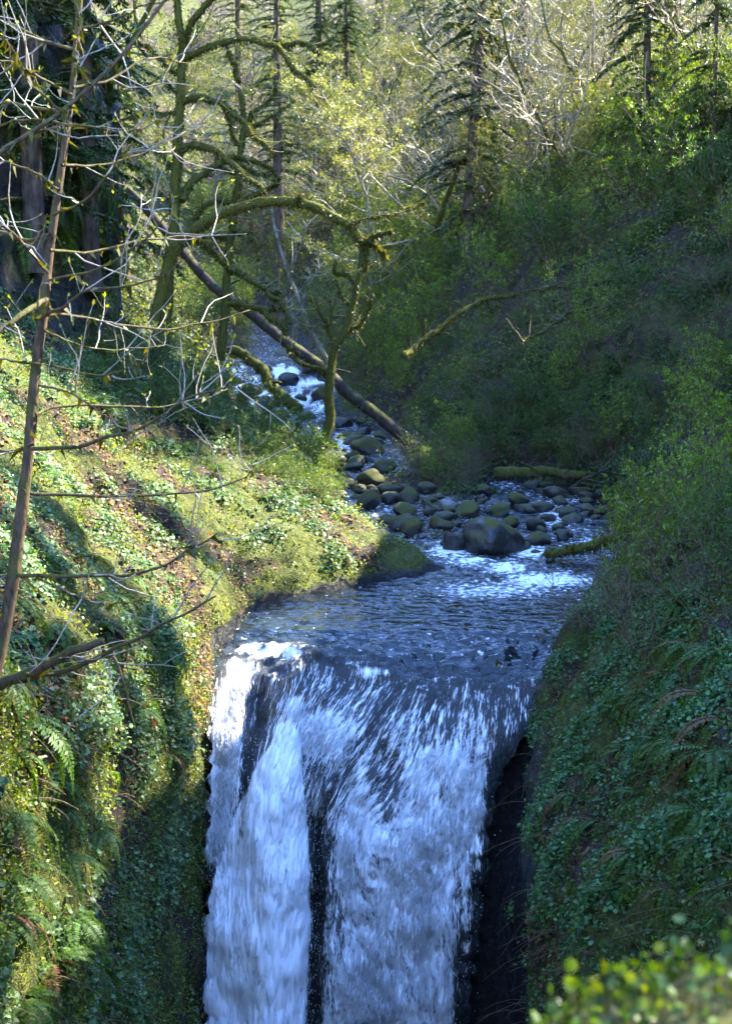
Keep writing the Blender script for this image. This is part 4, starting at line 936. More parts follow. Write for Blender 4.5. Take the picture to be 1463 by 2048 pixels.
# --- fallen timber
def log(name, label, trace, d0, d1, r0, r1, mat, lump=.10, stubs=(), nt=0, tuft=0):
    W, r = limb(trace, d0, r0, r1, 60, d1 - d0, tr_rng, .12 if nt else .0)
    r[:3] *= np.array([.35, .75, .95]); r[-3:] *= np.array([.95, .8, .4])
    root = empty(name, W[0], label, 'log'); g = Geo(); tubes(g, [(W, r)], 14, lump, seed=len(trace) * 7); g.build('trunk', M[mat], root, origin=W[0])
    for (t, px, py, rp) in stubs:
        i = int(t * 59); q = at(px, py, W[i][1] - .3); g = Geo(); tubes(g, [(resample([W[i], (W[i] + q) / 2 + [0, 0, .04], q], 8), np.linspace(rp, rp * .5, 8))], 7, .2); g.build('branch_stub', M[mat], root, origin=W[0])
    if nt:
        it, tp = side_twigs(W, r, nt, (.25, .9), tr_rng, -.1, .05, rr=(.016, .006)); g = Geo(); tubes(g, it, 4, .2, (.8, .75, .65), jitter=.3, rng=tr_rng, cap=False); tag(g.build('twigs', M['twig_brown'], root, origin=W[0]), kind='stuff')
    if tuft:
        g = Geo(); moss_tufts(g, [(W, r)], tr_rng, tuft, (.04, .16), .9); tag(g.build('moss', M['leaf'], root, smooth=False, origin=W[0]), kind='stuff')
    return root, (W, r)
log('leaning_log', 'long dark fallen trunk slanting down across the creek valley', [(255, 375), (390, 530), (500, 632), (600, 700), (700, 788), (840, 905)], 47, 39, 8.5, 13, 'log_bark', .2, ((.45, 560, 640, .05), (.7, 700, 745, .04), (.3, 480, 560, .04)), 9, 500)
log('mossy_log', 'horizontal mossy log lying at the foot of the shaded hillside', [(985, 946), (1060, 944), (1130, 946), (1210, 955), (1290, 952)], 36.4, 35.4, 12, 6, 'log_moss', .2, ((.3, 1040, 925, .04),), 10, 700)
log('streamside_log', 'mossy broken log lying at the right edge of the pool rapids', [(1085, 1108), (1150, 1098), (1220, 1078), (1300, 1055)], 27.6, 27.0, 8, 12, 'log_moss', .3, (), 8, 500)
log('cascade_log', 'dark mossy log hanging in front of the white upper cascade', [(455, 700), (500, 715), (535, 760), (560, 790), (600, 825)], 47, 46, 9, 12, 'mossy_bark', .35, ((.55, 562, 765, .08),), 12, 900)
log('snag_log', 'dark mossy dead limb jutting from the hillside over the creek', [(806, 712), (830, 695), (876, 657), (931, 617), (985, 597), (1040, 585)], 43, 46, 6.5, 4, 'mossy_bark', .4, ((.3, 850, 640, .04), (.6, 905, 600, .03)), 34, 900)
log('bank_branch', 'pale mossy branch lying across the upper part of the shaded hillside', [(1060, 580), (1120, 575), (1190, 570), (1262, 548)], 40, 43, 2, 4, 'log_moss', .4, ((.6, 1180, 590, .03),), 34, 400)
log('slanting_branch', 'thin lit mossy branch slanting over dark roots on the hillside', [(1040, 690), (1100, 650), (1150, 622), (1215, 612)], 38, 41, 3, 2.2, 'log_moss', .4, (), 34, 300)
log('driftwood_branch', 'grey driftwood branch resting beside the mossy log', [(1130, 985), (1165, 960), (1205, 945), (1260, 950)], 34.5, 34.2, 3, 2, 'log_bark', .25, (), 8)
log('right_bank_log', 'weathered log end on the right bank above the pool shrubs', [(1400, 1060), (1440, 1045), (1500, 1030)], 20, 19.5, 6, 9, 'log_bark', .12)

# ------------------------------------------------------------------ grown trees and shrubs (a few kinds, then copies)
def grow(rng, p, d, L, r, lvl, maxl, out, anchors, up=(.0, .1, .1), nch=(8, 5, 3), ratio=.5, spread=1.0, wig=.12, npt=(12, 8, 5), flat=0.0, t0=.25, taper=.25, rmin=.0025):
    n = npt[min(lvl, len(npt) - 1)]; pts = [p]; q = p; dd = d
    for s in range(n - 1):
        dd = unit(dd + np.array([0, 0, up[min(lvl, len(up) - 1)]]) + wig * rng.standard_normal(3)); q = q + dd * L / (n - 1); pts.append(q)
    pts = np.array(pts); rad = np.linspace(r, r * taper, n)
    out[lvl].append((pts, rad))
    if lvl == maxl:
        for s in range(1, n): anchors.append((pts[s], dd))
        return
    T = unit(np.gradient(pts, axis=0))
    for k in range(nch[min(lvl, len(nch) - 1)]):
        t = t0 + (1 - t0) * (k + rng.random()) / nch[min(lvl, len(nch) - 1)] if lvl == 0 else rng.uniform(.2, 1)
        i = min(int(t * (n - 1)), n - 1)
        pr = unit(np.cross(T[i], rng.standard_normal(3)))
        if flat: pr = unit(pr * np.array([1, 1, 1 - flat]))
        cd = unit(T[i] * rng.uniform(.15, .7) + pr * spread)
        grow(rng, pts[i], cd, L * ratio * (1.15 - .6 * t) * rng.uniform(.7, 1.2), max(rad[i] * .55, rmin), lvl + 1, maxl, out, anchors, up, nch, ratio, spread, wig, npt, flat, .2, taper, rmin)
def plant_proto(name, seed, H, r, maxl, bark, twig, leaf, leafmat, nleaf, leafL, leafW, ca, cb, stems=1, stem_spread=0.0, twig_col=(1, 1, 1), leaf_frac=1.0, leaf_up=.3, cluster=.05, shape='rhomb', crown_name='crown', **kw):
    rng = np.random.default_rng(seed); out = [[] for _ in range(maxl + 1)]; an = []
    for s in range(stems):
        a = rng.random() * 6.28; d = unit([math.cos(a) * stem_spread, math.sin(a) * stem_spread, 1.0])
        grow(rng, np.array([math.cos(a), math.sin(a), 0]) * (.05 * stems ** .5 if stems > 1 else 0), d, H * rng.uniform(.7, 1.05) if stems > 1 else H, r, 0, maxl, out, an, **kw)
    root = bpy.data.objects.new(name, None)
    g = Geo(); tubes(g, out[0], 8 if stems == 1 else 5, .06 if stems == 1 else 0, seed=seed); me_t = g.data('trunk' if stems == 1 else 'stems'); me_t.materials.append(M[bark])
    g = Geo()
    for l in range(1, maxl + 1):
        tubes(g, out[l], 5 if l == 1 else 3, 0, twig_col, jitter=.2, rng=rng, cap=False)
    me_w = g.data('twigs'); me_w.materials.append(M[twig])
    parts = [('trunk' if stems == 1 else 'stem', me_t), ('twigs', me_w)]
    if nleaf:
        A = np.array([a for a, _ in an]); Dd = np.array([b for _, b in an])
        k = rng.random(len(A)) < leaf_frac; A, Dd = A[k], Dd[k]
        i = rng.integers(0, len(A), nleaf); P = A[i] + cluster * rng.standard_normal((nleaf, 3))
        ax = unit(Dd[i] * .4 + rng.standard_normal((nleaf, 3)) * .8 + np.array([0, 0, leaf_up])); l = rng.uniform(*leafL, nleaf)
        g = Geo(); leaves(g, P, ax, rng.standard_normal((nleaf, 3)) + np.array([0, 0, .8]), l, l * leafW, green(rng, nleaf, ca, cb), shape)
        me_l = g.data(crown_name, smooth=False); me_l.materials.append(M[leafmat]); parts.append((crown_name, me_l))
    return parts
def place(parts, name, loc, label, cat, group=None, scale=1.0, rotz=None, lean=(0, 0)):
    root = empty(name, loc, label, cat, group)
    root.scale = (scale, scale, scale) if not hasattr(scale, '__len__') else scale
    root.rotation_euler = (lean[0], lean[1], rg.uniform(0, 6.28) if rotz is None else rotz)
    for n, me in parts:
        o = obj(n, me, None, root)
        if n in ('twigs', 'crown', 'needles', 'foliage'): o['kind'] = 'stuff'
    return root
YG, YB = (.13, .15, .025), (.32, .31, .08)          # spring yellow-green
GG, GB = (.03, .07, .016), (.105, .20, .042)        # fresh green
alder = plant_proto('alder', 101, 15, .13, 3, 'bark_grey', 'twig_pale', 1, 'leaf', 4800, (.05, .12), .7, YG, YB, rmin=.006, nch=(26, 6, 4), ratio=.34, spread=.9, up=(.0, .06, .03), npt=(16, 7, 5, 4), flat=.35, t0=.12, cluster=.10)
alder2 = plant_proto('alder', 102, 13, .10, 3, 'bark_grey', 'twig_pale', 1, 'leaf', 5500, (.05, .12), .7, YG, (.30, .30, .09), rmin=.006, nch=(30, 6, 4), ratio=.36, spread=1.2, up=(.0, .0, .02), npt=(16, 7, 5, 4), flat=.75, t0=.10, cluster=.10)
alder_pale = plant_proto('alder', 109, 13, .10, 3, 'bark_grey', 'twig_pale', 1, 'leaf', 15000, (.06, .14), .7, (.17, .20, .05), (.33, .34, .12), rmin=.007, nch=(34, 6, 4), ratio=.34, spread=1.2, up=(.0, .0, .02), npt=(16, 7, 5, 4), flat=.8, t0=.10, cluster=.10)
maple = plant_proto('maple', 103, 11, .14, 3, 'mossy_bark', 'twig_pale', 1, 'leaf', 2500, (.05, .10), .7, YG, YB, rmin=.009, nch=(18, 8, 5), ratio=.48, spread=.9, up=(.02, .10, .08), npt=(14, 9, 6, 5), wig=.2, t0=.15, twig_col=(.82, .76, .64))
maple_m = plant_proto('maple', 104, 9, .12, 3, 'mossy_bark', 'twig_moss', 1, 'leaf', 3500, (.05, .11), .7, YG, YB, rmin=.009, nch=(14, 7, 5), ratio=.5, spread=1.0, up=(.02, .06, .08), npt=(14, 9, 6, 5), wig=.22, t0=.12)
shrub_g = plant_proto('shrub', 105, 1.7, .012, 2, 'twig_brown', 'twig_brown', 1, 'leaf', 3000, (.03, .07), .55, GG, GB, stems=11, stem_spread=.55, nch=(8, 4), ratio=.42, spread=.8, up=(.02, .08, .1), npt=(8, 5, 4), cluster=.025, leaf_up=.6, crown_name='foliage')
shrub_y = plant_proto('shrub', 106, 2.0, .012, 2, 'twig_brown', 'twig_brown', 1, 'leaf', 2200, (.03, .075), .5, (.10, .17, .025), (.25, .36, .06), stems=9, stem_spread=.5, nch=(8, 4), ratio=.42, spread=.8, up=(.03, .1, .1), npt=(9, 5, 4), cluster=.02, leaf_up=.8, crown_name='foliage')
shrub_b = plant_proto('shrub', 107, 1.9, .011, 2, 'twig_brown', 'twig_brown', 1, 'leaf', 500, (.03, .06), .5, GG, GB, stems=12, stem_spread=.9, nch=(9, 5), ratio=.5, spread=.9, up=(-.02, .02, .05), npt=(9, 6, 4), cluster=.02, wig=.16, crown_name='foliage')
shrub_l = plant_proto('shrub', 108, 1.2, .009, 2, 'twig_brown', 'twig_brown', 1, 'glossy_leaf', 4200, (.03, .06), .7, (.05, .10, .02), (.14, .20, .05), stems=14, stem_spread=.9, nch=(7, 4), ratio=.45, spread=.9, up=(.0, .05, .1), npt=(7, 5, 4), cluster=.05, leaf_up=.3, crown_name='foliage')

def conifer_proto(seed, H, r, nb, z0, bl, ca, cb, droop=.5):
    rng = np.random.default_rng(seed)
    g = Geo(); pts = np.stack([.12 * np.sin(np.linspace(0, 3, 24) + seed), .12 * np.cos(np.linspace(0, 2, 24)), np.linspace(0, H, 24)], -1)
    rad = r * (1 - np.linspace(0, 1, 24)) ** .8 + .02; rad[0] *= 1.3
    tubes(g, [(pts, rad)], 14, .05, seed=seed); me_t = g.data('trunk'); me_t.materials.append(M['fir_bark'])
    gb = Geo(); gn = Geo(); it = []
    for k in range(nb):
        t = rng.random() ** .8; z = z0 + (H - z0) * t; L = bl * (1.05 - .85 * t) * rng.uniform(.6, 1.1); a = rng.random() * 6.28
        s = np.linspace(0, 1, 8)[:, None]; dr = np.array([math.cos(a), math.sin(a), 0])
        p = np.array([0, 0, z]) + dr * s * L + np.array([0, 0, 1.0]) * (.12 * s - droop * s ** 2) * L + .03 * L * rng.standard_normal((8, 3)) * s
        it.append((p, np.linspace(.03 * (1.1 - t), .006, 8)))
        m = int(16 + 26 * L); i = rng.uniform(.12, 1, m) * 7; j = np.minimum(i.astype(int), 6); f = (i - j)[:, None]
        q = p[j] * (1 - f) + p[j + 1] * f; T = unit(p[j + 1] - p[j]); sd = np.cross(T, [0, 0, 1.0]); sg = rng.choice([-1, 1], (m, 1))
        ax = unit(T * .6 + sd * sg * .8 + np.array([0, 0, -.35]) * rng.random((m, 1)) + .15 * rng.standard_normal((m, 3)))
        l = rng.uniform(.22, .55, m) * (1 - .5 * i / 7) * (L / bl * .6 + .5)
        # each spray is a small flat fan of leaflets
        for e in range(5):
            o = (e + .5) / 5; b0 = q + ax * (l * o * .8)[:, None]; s2 = unit(np.cross(ax, [0, 0, 1.0])) * (1 if e % 2 else -1)
            leaves(gn, b0, unit(ax + s2 * .8 + np.array([0, 0, -.25])), np.array([0, 0, 1.0]) + .4 * rng.standard_normal((m, 3)), l * .42, .05 + .03 * rng.random(m), green(rng, m, ca, cb))
    tubes(gb, it, 4, 0, (.7, .65, .6), cap=False); me_b = gb.data('twigs'); me_b.materials.append(M['twig_brown'])
    me_n = gn.data('crown', smooth=False); me_n.materials.append(M['needle'])
    return [('trunk', me_t), ('twigs', me_b), ('crown', me_n)]
HC, HD = (.018, .040, .012), (.055, .10, .022)
fir = conifer_proto(201, 34, .50, 190, 9, 4.4, HC, HD, .35)
hemlock = conifer_proto(202, 22, .26, 190, 1.5, 3.6, HC, (.07, .12, .028), .55)
hemlock_s = conifer_proto(203, 13, .14, 90, 1.0, 2.8, (.022, .05, .014), (.08, .13, .03), .6)

def at_base(px, py): return hit(px, py)[0]
def tall(parts, px, py, name, label, cat='tree', scale=1.0, sink=.3, group=None, lean=(0, 0), rotz=None):
    p = at_base(px, py)
    if p is None: return
    return place(parts, name, (p[0], p[1], p[2] - sink), label, cat, group, scale, rotz, lean)
def stand(parts, px, depth, name, label, scale=1.0, lean=(0, 0)):
    x = (px - W0 / 2) / FPX * depth; p = drop(x, depth)
    return place(parts, name, (p[0], p[1], p[2] - .3), label, 'tree', None, scale, None, lean)
# conifers of the far slope; the pixel is the foot of the trunk
stand(fir, 562, 78, 'fir_tree', 'straight brown fir trunk rising behind the moss-hung limbs', scale=.68)
stand(fir, 1025, 66, 'fir_tree', 'thick dark fir trunk high on the hillside top right of centre', scale=.92)
stand(fir, 1316, 52, 'fir_tree', 'brown fir trunk standing above the green shrubs at upper right', scale=.62)
stand(hemlock, 1270, 50, 'hemlock_tree', 'slim dark conifer stem just left of the brown fir trunk', scale=.62)
stand(hemlock, 936, 56, 'hemlock_tree', 'slightly leaning thin conifer with dark drooping branches right of the pale tree', scale=.9, lean=(0, -.06))
tall(fir, 480, 260, 'fir_tree', 'distant fir trunk showing between the mossy limbs', scale=.6)
tall(fir, 640, 250, 'fir_tree', 'distant fir with dark foliage left of the pale tree', scale=.62)
tall(hemlock, 690, 300, 'hemlock_tree', 'dark green hemlock behind the top of the mossy maple', scale=.8)
tall(hemlock_s, 640, 330, 'hemlock_tree', 'small hemlock with drooping sprays under the highest mossy limb', scale=.8)
tall(hemlock, 180, 560, 'hemlock_tree', 'dark hemlock on the left bank behind the budding tree', scale=.8)
tall(hemlock_s, 250, 590, 'hemlock_tree', 'smaller dark hemlock on the left bank beside the mossy maple', scale=.8)
tall(hemlock, 60, 520, 'hemlock_tree', 'shaggy dark conifer at the left edge of the ravine', scale=.9)
tall(hemlock_s, 1420, 330, 'hemlock_tree', 'dark conifer with low boughs at the right edge of the hillside', scale=.7)
tall(hemlock, 860, 120, 'hemlock_tree', 'far hemlock with dark boughs near the top centre', scale=.9)
tall(fir, 760, 60, 'fir_tree', 'farthest fir trunk near the top centre of the slope', scale=.9)
tall(fir, 1180, 60, 'fir_tree', 'thin far fir behind the bare maple branches', scale=.6)
# broadleaf trees
stand(alder_pale, 752, 57, 'alder_tree', 'pale young tree with layered yellow-green leaves at the valley centre', .92)
tall(maple, 1205, 320, 'maple_tree', 'bare maple with spreading white-lit twigs at upper right', scale=.9)
tall(maple_m, 1120, 420, 'maple_tree', 'mossy yellow-lit maple on the middle of the right hillside', scale=.7)
tall(maple, 1060, 380, 'maple_tree', 'bare twiggy maple right of the leaning conifer', scale=.8)
tall(maple_m, 1010, 460, 'maple_tree', 'low mossy maple with arching lit branches below the bare maples', scale=.55)
tall(alder, 860, 430, 'alder_tree', 'slender alder with thin leaves below the leaning conifer', scale=.7)
FAR = [(420, 400), (470, 430), (520, 470), (580, 500), (620, 440), (700, 470), (820, 380), (900, 330), (960, 360), (990, 250), (400, 300), (540, 300), (600, 230), (720, 200), (800, 180), (860, 240), (940, 170), (1010, 90), (1090, 160), (1150, 220), (450, 120), (560, 100), (670, 120), (900, 60), (330, 330), (300, 230), (380, 180), (830, 470), (780, 440), (1230, 160), (1360, 120), (1420, 200), (1090, 60), (500, 200), (240, 420), (660, 380), (740, 330)]
rf = np.random.default_rng(31)
BARE = [(1000, 330), (1100, 300), (1180, 260), (1060, 230), (1150, 400), (1240, 250), (1300, 330), (960, 430), (880, 520), (1030, 160)]
for (x, y) in BARE:
    tall(maple, x, y, 'maple_tree', 'bare pale-twigged maple on the upper hillside ' + where(x, y), scale=float(rf.uniform(.6, .95)), group='bare maples of the upper hillside')
for i, (x, y) in enumerate(FAR):
    kind = [alder, alder2, maple, maple, maple_m, maple_m][int(rf.integers(6))]
    nm = 'maple_tree' if kind in (maple, maple_m) else 'alder_tree'
    tall(kind, x, y, nm, ('leafing maple of the far woodland ' if nm == 'maple_tree' else 'yellow-green alder of the far woodland ') + where(x, y), scale=float(rf.uniform(.6, 1.0)), group='trees of the far woodland slope')
# unseen conifers added along the ridge to shade the cliff and dapple the left bank
for i, (x, y) in enumerate([(19, 39), (21, 41), (19, 43.5), (21.5, 45), (19, 47), (22, 48.5), (24, 42), (24, 46), (17, 41.5), (17, 45.5), (26, 44), (20, 50), (22, 33.5), (20, 25), (25, 20), (23, 23), (24, 29), (26, 22), (26.5, 25.5), (25.5, 27.5), (26, 17.5), (27, 31), (26, 14), (22, 19)]):
    p = drop(x, y)
    place(fir if i < 12 else hemlock, 'fir_tree' if i < 12 else 'hemlock_tree', (p[0], p[1], p[2] - .3), 'unseen conifer added on the right-hand hill crest to cast shade', 'tree', 'unseen shade conifers on the hill crest', float(rf.uniform(.7, .85) if i < 12 else rf.uniform(.36, .52)))
# ------------------------------------------------------------------ shrubs
def scatter_px(n, poly, rng, mind=18):
    poly = np.array(poly, float); lo = poly.min(0); hi = poly.max(0); out = []
    tries = 0
    while len(out) < n and tries < n * 60:
        tries += 1
        p = lo + (hi - lo) * rng.random(2); x, y = p; c = False; j = len(poly) - 1
        for i in range(len(poly)):
            if (poly[i, 1] > y) != (poly[j, 1] > y) and x < (poly[j, 0] - poly[i, 0]) * (y - poly[i, 1]) / (poly[j, 1] - poly[i, 1]) + poly[i, 0]: c = not c
            j = i
        if c and all((x - a) ** 2 + (y - b) ** 2 > mind ** 2 for a, b in out): out.append((x, y))
    return out
pr = np.random.default_rng(41)
def shrubs(n, poly, kinds, label, group, smin, smax, mind=18, cat='shrub', name='shrub', sink=.08):
    for (x, y) in scatter_px(n, poly, pr, mind):
        p, nrm = hit(x, y)
        if p is None: continue
        s = float(pr.uniform(smin, smax))
        place(kinds[int(pr.integers(len(kinds)))], name, (p[0], p[1], p[2] - sink), label + ' ' + where(x, y), cat, group, s, None, (float(pr.uniform(-.2, .2)), float(-.35 * np.sign(nrm[0]) * -1 * (abs(nrm[0]) > .3)) * .6))
HILL = [(840, 830), (960, 640), (1150, 430), (1500, 180), (1500, 900), (1250, 930), (960, 930)]
shrubs(24, HILL, [shrub_g, shrub_y, shrub_b], 'shaded green shrub on the dark hillside', 'shrubs of the shaded hillside', .7, 1.2, 56)
shrubs(14, HILL, [shrub_b], 'tangled brown leafless brush on the dark hillside', 'bare brush of the shaded hillside', .7, 1.2, 45, 'brush', 'brush')
shrubs(34, [(860, 420), (1060, 260), (1250, 220), (1463, 230), (1463, 420), (1200, 520), (1000, 620), (830, 620)], [shrub_g, shrub_y], 'leafing shrub of the upper hillside', 'leafing shrubs of the upper hillside', 1.0, 1.9, 40)
shrubs(16, [(1150, 230), (1300, 170), (1463, 190), (1463, 420), (1180, 420)], [shrub_y], 'fresh green bush high on the hillside', 'fresh green bushes high on the hillside', 1.1, 1.9, 40)
shrubs(26, [(690, 720), (800, 560), (900, 500), (880, 700), (820, 800), (720, 800)], [shrub_y, shrub_y, shrub_b], 'sunlit yellow-green bush past the creek', 'sunlit bushes beyond the leaning log', .9, 1.5, 22)
shrubs(22, [(340, 640), (480, 560), (560, 620), (520, 720), (470, 730)], [shrub_g, shrub_b, shrub_y], 'green bush behind the mossy trees', 'bushes behind the mossy trees', .8, 1.4, 24)
shrubs(40, [(400, 420), (700, 330), (860, 420), (780, 620), (600, 640), (420, 560)], [shrub_y, shrub_b, shrub_y], 'sunlit thicket bush of the upstream valley', 'sunlit thicket upstream', 1.1, 2.0, 22)
shrubs(26, [(120, 660), (330, 640), (470, 760), (600, 900), (560, 960), (400, 860), (200, 760)], [shrub_l, shrub_l, shrub_g], 'small-leaved bush on the upper left bank', 'bushes of the upper left bank', .5, .9, 32)
shrubs(18, [(520, 860), (600, 880), (690, 990), (640, 1020), (560, 960)], [shrub_l, shrub_y], 'sunlit leafy bush on the nose bank', 'bushes on the nose bank crest', .35, .6, 20)
shrubs(16, [(840, 960), (900, 900), (960, 930), (900, 985)], [shrub_y, shrub_b], 'upright thin-stemmed bush on the gravel bar', 'bushes of the gravel bar', .6, 1.0, 16)
shrubs(16, [(930, 830), (1180, 800), (1240, 900), (1180, 935), (960, 930)], [shrub_l, shrub_g], 'leafy green bush at the hillside foot', 'bushes behind the mossy log', .6, 1.0, 30)
# the near shrubs of the right bank, one by one
for (x, y, k, s, lab) in [
  (1270, 1210, shrub_y, 1.05, 'bright green leafing shrub leaning out over the right side of the pool'),
  (1330, 1150, shrub_y, 1.0, 'leafing shrub just above the one leaning over the pool'),
  (1200, 1250, shrub_b, .75, 'twiggy brown shrub spreading over the right edge of the pool'),
  (1290, 1290, shrub_b, .85, 'bare twiggy shrub on the right bank below the bright green shrub'),
  (1400, 1080, shrub_y, 1.0, 'yellow-green leafing shrub at the right edge above the pool'),
  (1440, 960, shrub_y, 1.1, 'tall light green shrub at the right edge beside the dark hillside'),
  (1340, 1030, shrub_b, 1.0, 'brown twiggy shrub behind the light green right-bank shrubs'),
  (1450, 1180, shrub_g, .8, 'dense green shrub cut by the right edge of the picture'),
  (1250, 1060, shrub_y, .75, 'small leafing shrub by the streamside log'),
  (1390, 1200, shrub_b, .8, 'dry brown shrub among the ferns of the right bank'),
  (1170, 1320, shrub_g, .35, 'low green bush at the lip of the fall on the right bank'),
  (1440, 800, shrub_y, 1.0, 'light green bush high at the right edge')]:
    p, nrm = hit(x, y)
    place(k, 'shrub', (p[0], p[1], p[2] - .05), lab, 'shrub', 'shrubs of the near right bank', s, None, (0, -.30))

# ------------------------------------------------------------------ ferns
def frond_mesh(seed, L=.75, n=24, ca=(.045, .10, .02), cb=(.12, .21, .045)):
    rng = np.random.default_rng(seed); t = np.linspace(0, 1, 12)
    path = np.stack([L * t * (1 - .12 * t), 0.03 * np.sin(t * 3 + seed), L * (.62 * t - .85 * t ** 2)], -1)
    g = Geo(); tubes(g, [(path, np.linspace(.005, .001, 12))], 3, 0, (.10, .11, .03), cap=False)
    s = np.linspace(.1, .99, n); i = s * 11; j = np.minimum(i.astype(int), 10); f = (i - j)[:, None]
    P = path[j] * (1 - f) + path[j + 1] * f; T = unit(path[j + 1] - path[j]); sd = unit(np.cross(T, [0, 0, 1.0]))
    w = .085 * np.sin(np.clip(s * 1.05, 0, 1) ** .55 * math.pi) + .012
    for sg in (-1, 1):
        ax = unit(sd * sg + T * .35 + np.array([0, 0, -.18]) + .08 * rng.standard_normal((n, 3)))
        leaves(g, P, ax, np.cross(T, sd) * -1 + .1 * rng.standard_normal((n, 3)), w, .022 * np.ones(n) + w * .06, green(rng, n, ca, cb, .12), 'rhomb', .08)
    return g.data('frond', smooth=False)
FR = [frond_mesh(s) for s in range(4)] + [frond_mesh(s + 9, .75, 24, (.16, .085, .035), (.26, .15, .07)) for s in range(1)]
for me in FR: me.materials.append(M['fern'])
def fern(px, py, label, scale=1.0, n=13, group='sword ferns', hang=False, dead=.12):
    p, nrm = hit(px, py)
    if p is None: return
    root = empty('sword_fern', p + nrm * .02, label, 'fern', group)
    out_az = math.atan2(nrm[1], nrm[0])
    for k in range(n):
        o = bpy.data.objects.new('frond', FR[int(pr.integers(4))] if pr.random() > dead else FR[4]); link(o, root)
        a = out_az + (pr.uniform(-1.9, 1.9)); o.rotation_euler = (pr.uniform(-.25, .25), pr.uniform(-.75, .25) + (.9 if hang else .15), a)
        s = scale * pr.uniform(.7, 1.2); o.scale = (s, s, s)
    return root
FERNS = [
 (45, 1435, 1.15, True, 'large sword fern hanging in an arch at the left edge under the budding tree'),
 (270, 1262, .7, False, 'feathery fern on the left bank above the mossy branch'), (330, 1300, .8, True, 'fern drooping down the left bank right of the mossy branch'), (200, 1262, .6, False, 'small fern on brown litter beside the mossy branch'),
 (190, 1660, .7, True, 'fern hanging on the sunlit left wall halfway down'), (20, 1905, .9, True, 'fern at the lower left edge of the left wall'), (10, 1830, .8, True, 'dark fern above the lowest left edge fern'), (110, 1560, .6, True, 'narrow fern below the large arching fern'),
 (40, 2000, .8, True, 'lowest fern in the bottom left corner'), (60, 610, 1.0, False, 'pale ferny clump at the left edge below the dark conifers'), (560, 985, .6, False, 'sunlit fern on the crest of the nose bank'), (610, 1010, .6, False, 'sunlit fern near the tip of the nose bank crest'),
 (650, 1010, .5, False, 'small sunlit fern at the outer crest of the nose bank'), (590, 940, .6, False, 'sunlit fern higher on the nose bank crest'), (520, 1000, .5, False, 'small fern left of the sunlit crest ferns'),
 (1340, 1350, .8, True, 'sword fern on the right bank beside brown dead fronds'), (1410, 1390, .9, True, 'large dark sword fern at the right edge of the right bank'), (1290, 1390, .7, True, 'blue-green fern below the twiggy shrubs of the right bank'),
 (1380, 1290, .8, True, 'fern under the dry shrub on the right bank'), (1440, 1300, .9, True, 'fern cut by the right edge below the dense green shrub'), (1330, 1480, .8, True, 'drooping fern on the steep right wall'), (1420, 1500, .9, True, 'drooping fern at the right edge of the steep right wall'),
 (1250, 1500, .6, True, 'small fern left of the drooping ferns on the right wall'), (1290, 1590, .7, True, 'lower fern on the steep right wall'), (1400, 1620, .8, True, 'lowest large fern at the right edge of the wall'), (1360, 1210, .7, False, 'fern among bare stems on the right bank'),
 (1240, 1380, .5, True, 'little fern near the wet rock on the right wall'), (1450, 1440, .9, True, 'brown-tipped fern at the right edge'), (985, 985, .5, False, 'bright green fern clump standing on the gravel bar')]
for (x, y, s, hang, lab) in FERNS:
    fern(x, y, lab, s, 15, 'sword ferns', hang, .35 if 'brown' in lab else .1)
for (x, y) in scatter_px(26, [(10, 160), (200, 140), (285, 420), (300, 600), (120, 580), (10, 500)], pr, 30):
    fern(x, y, 'dark shaded fern hanging on the steep bank behind the budding tree', 1.7, 9, 'ferns on the dark left cliff', True)
for (x, y) in scatter_px(30, HILL, pr, 60):
    fern(x, y, 'shaded fern on the dark hillside ' + where(x, y), 1.1, 8, 'ferns of the shaded hillside', True)
for (x, y) in scatter_px(16, [(60, 650), (300, 700), (480, 850), (560, 930), (420, 960), (200, 850)], pr, 60):
    fern(x, y, 'fern on the upper left bank ' + where(x, y), .8, 9, 'ferns of the left bank', False)

for (x, y) in scatter_px(28, [(0, 1100), (200, 1120), (420, 1250), (380, 1400), (330, 1600), (260, 1900), (0, 2030)], pr, 75):
    fern(x, y, 'small fern on the left wall ' + ('above' if y < 1340 else 'level with' if y < 1500 else 'below') + ' the fall lip, ' + ('near the picture edge' if x < 120 else 'midway along' if x < 240 else 'near the water'), float(pr.uniform(.5, .95)), 10, 'ferns of the left wall', True)
for (x, y) in scatter_px(18, [(1120, 1400), (1300, 1350), (1463, 1500), (1463, 1850), (1150, 1850)], pr, 75):
    fern(x, y, 'small fern on the right wall ' + ('level with' if y < 1550 else 'below') + ' the fall lip, ' + ('near the wet rock' if x < 1220 else 'midway along' if x < 1340 else 'near the picture edge'), float(pr.uniform(.5, .85)), 10, 'ferns of the right wall', True)

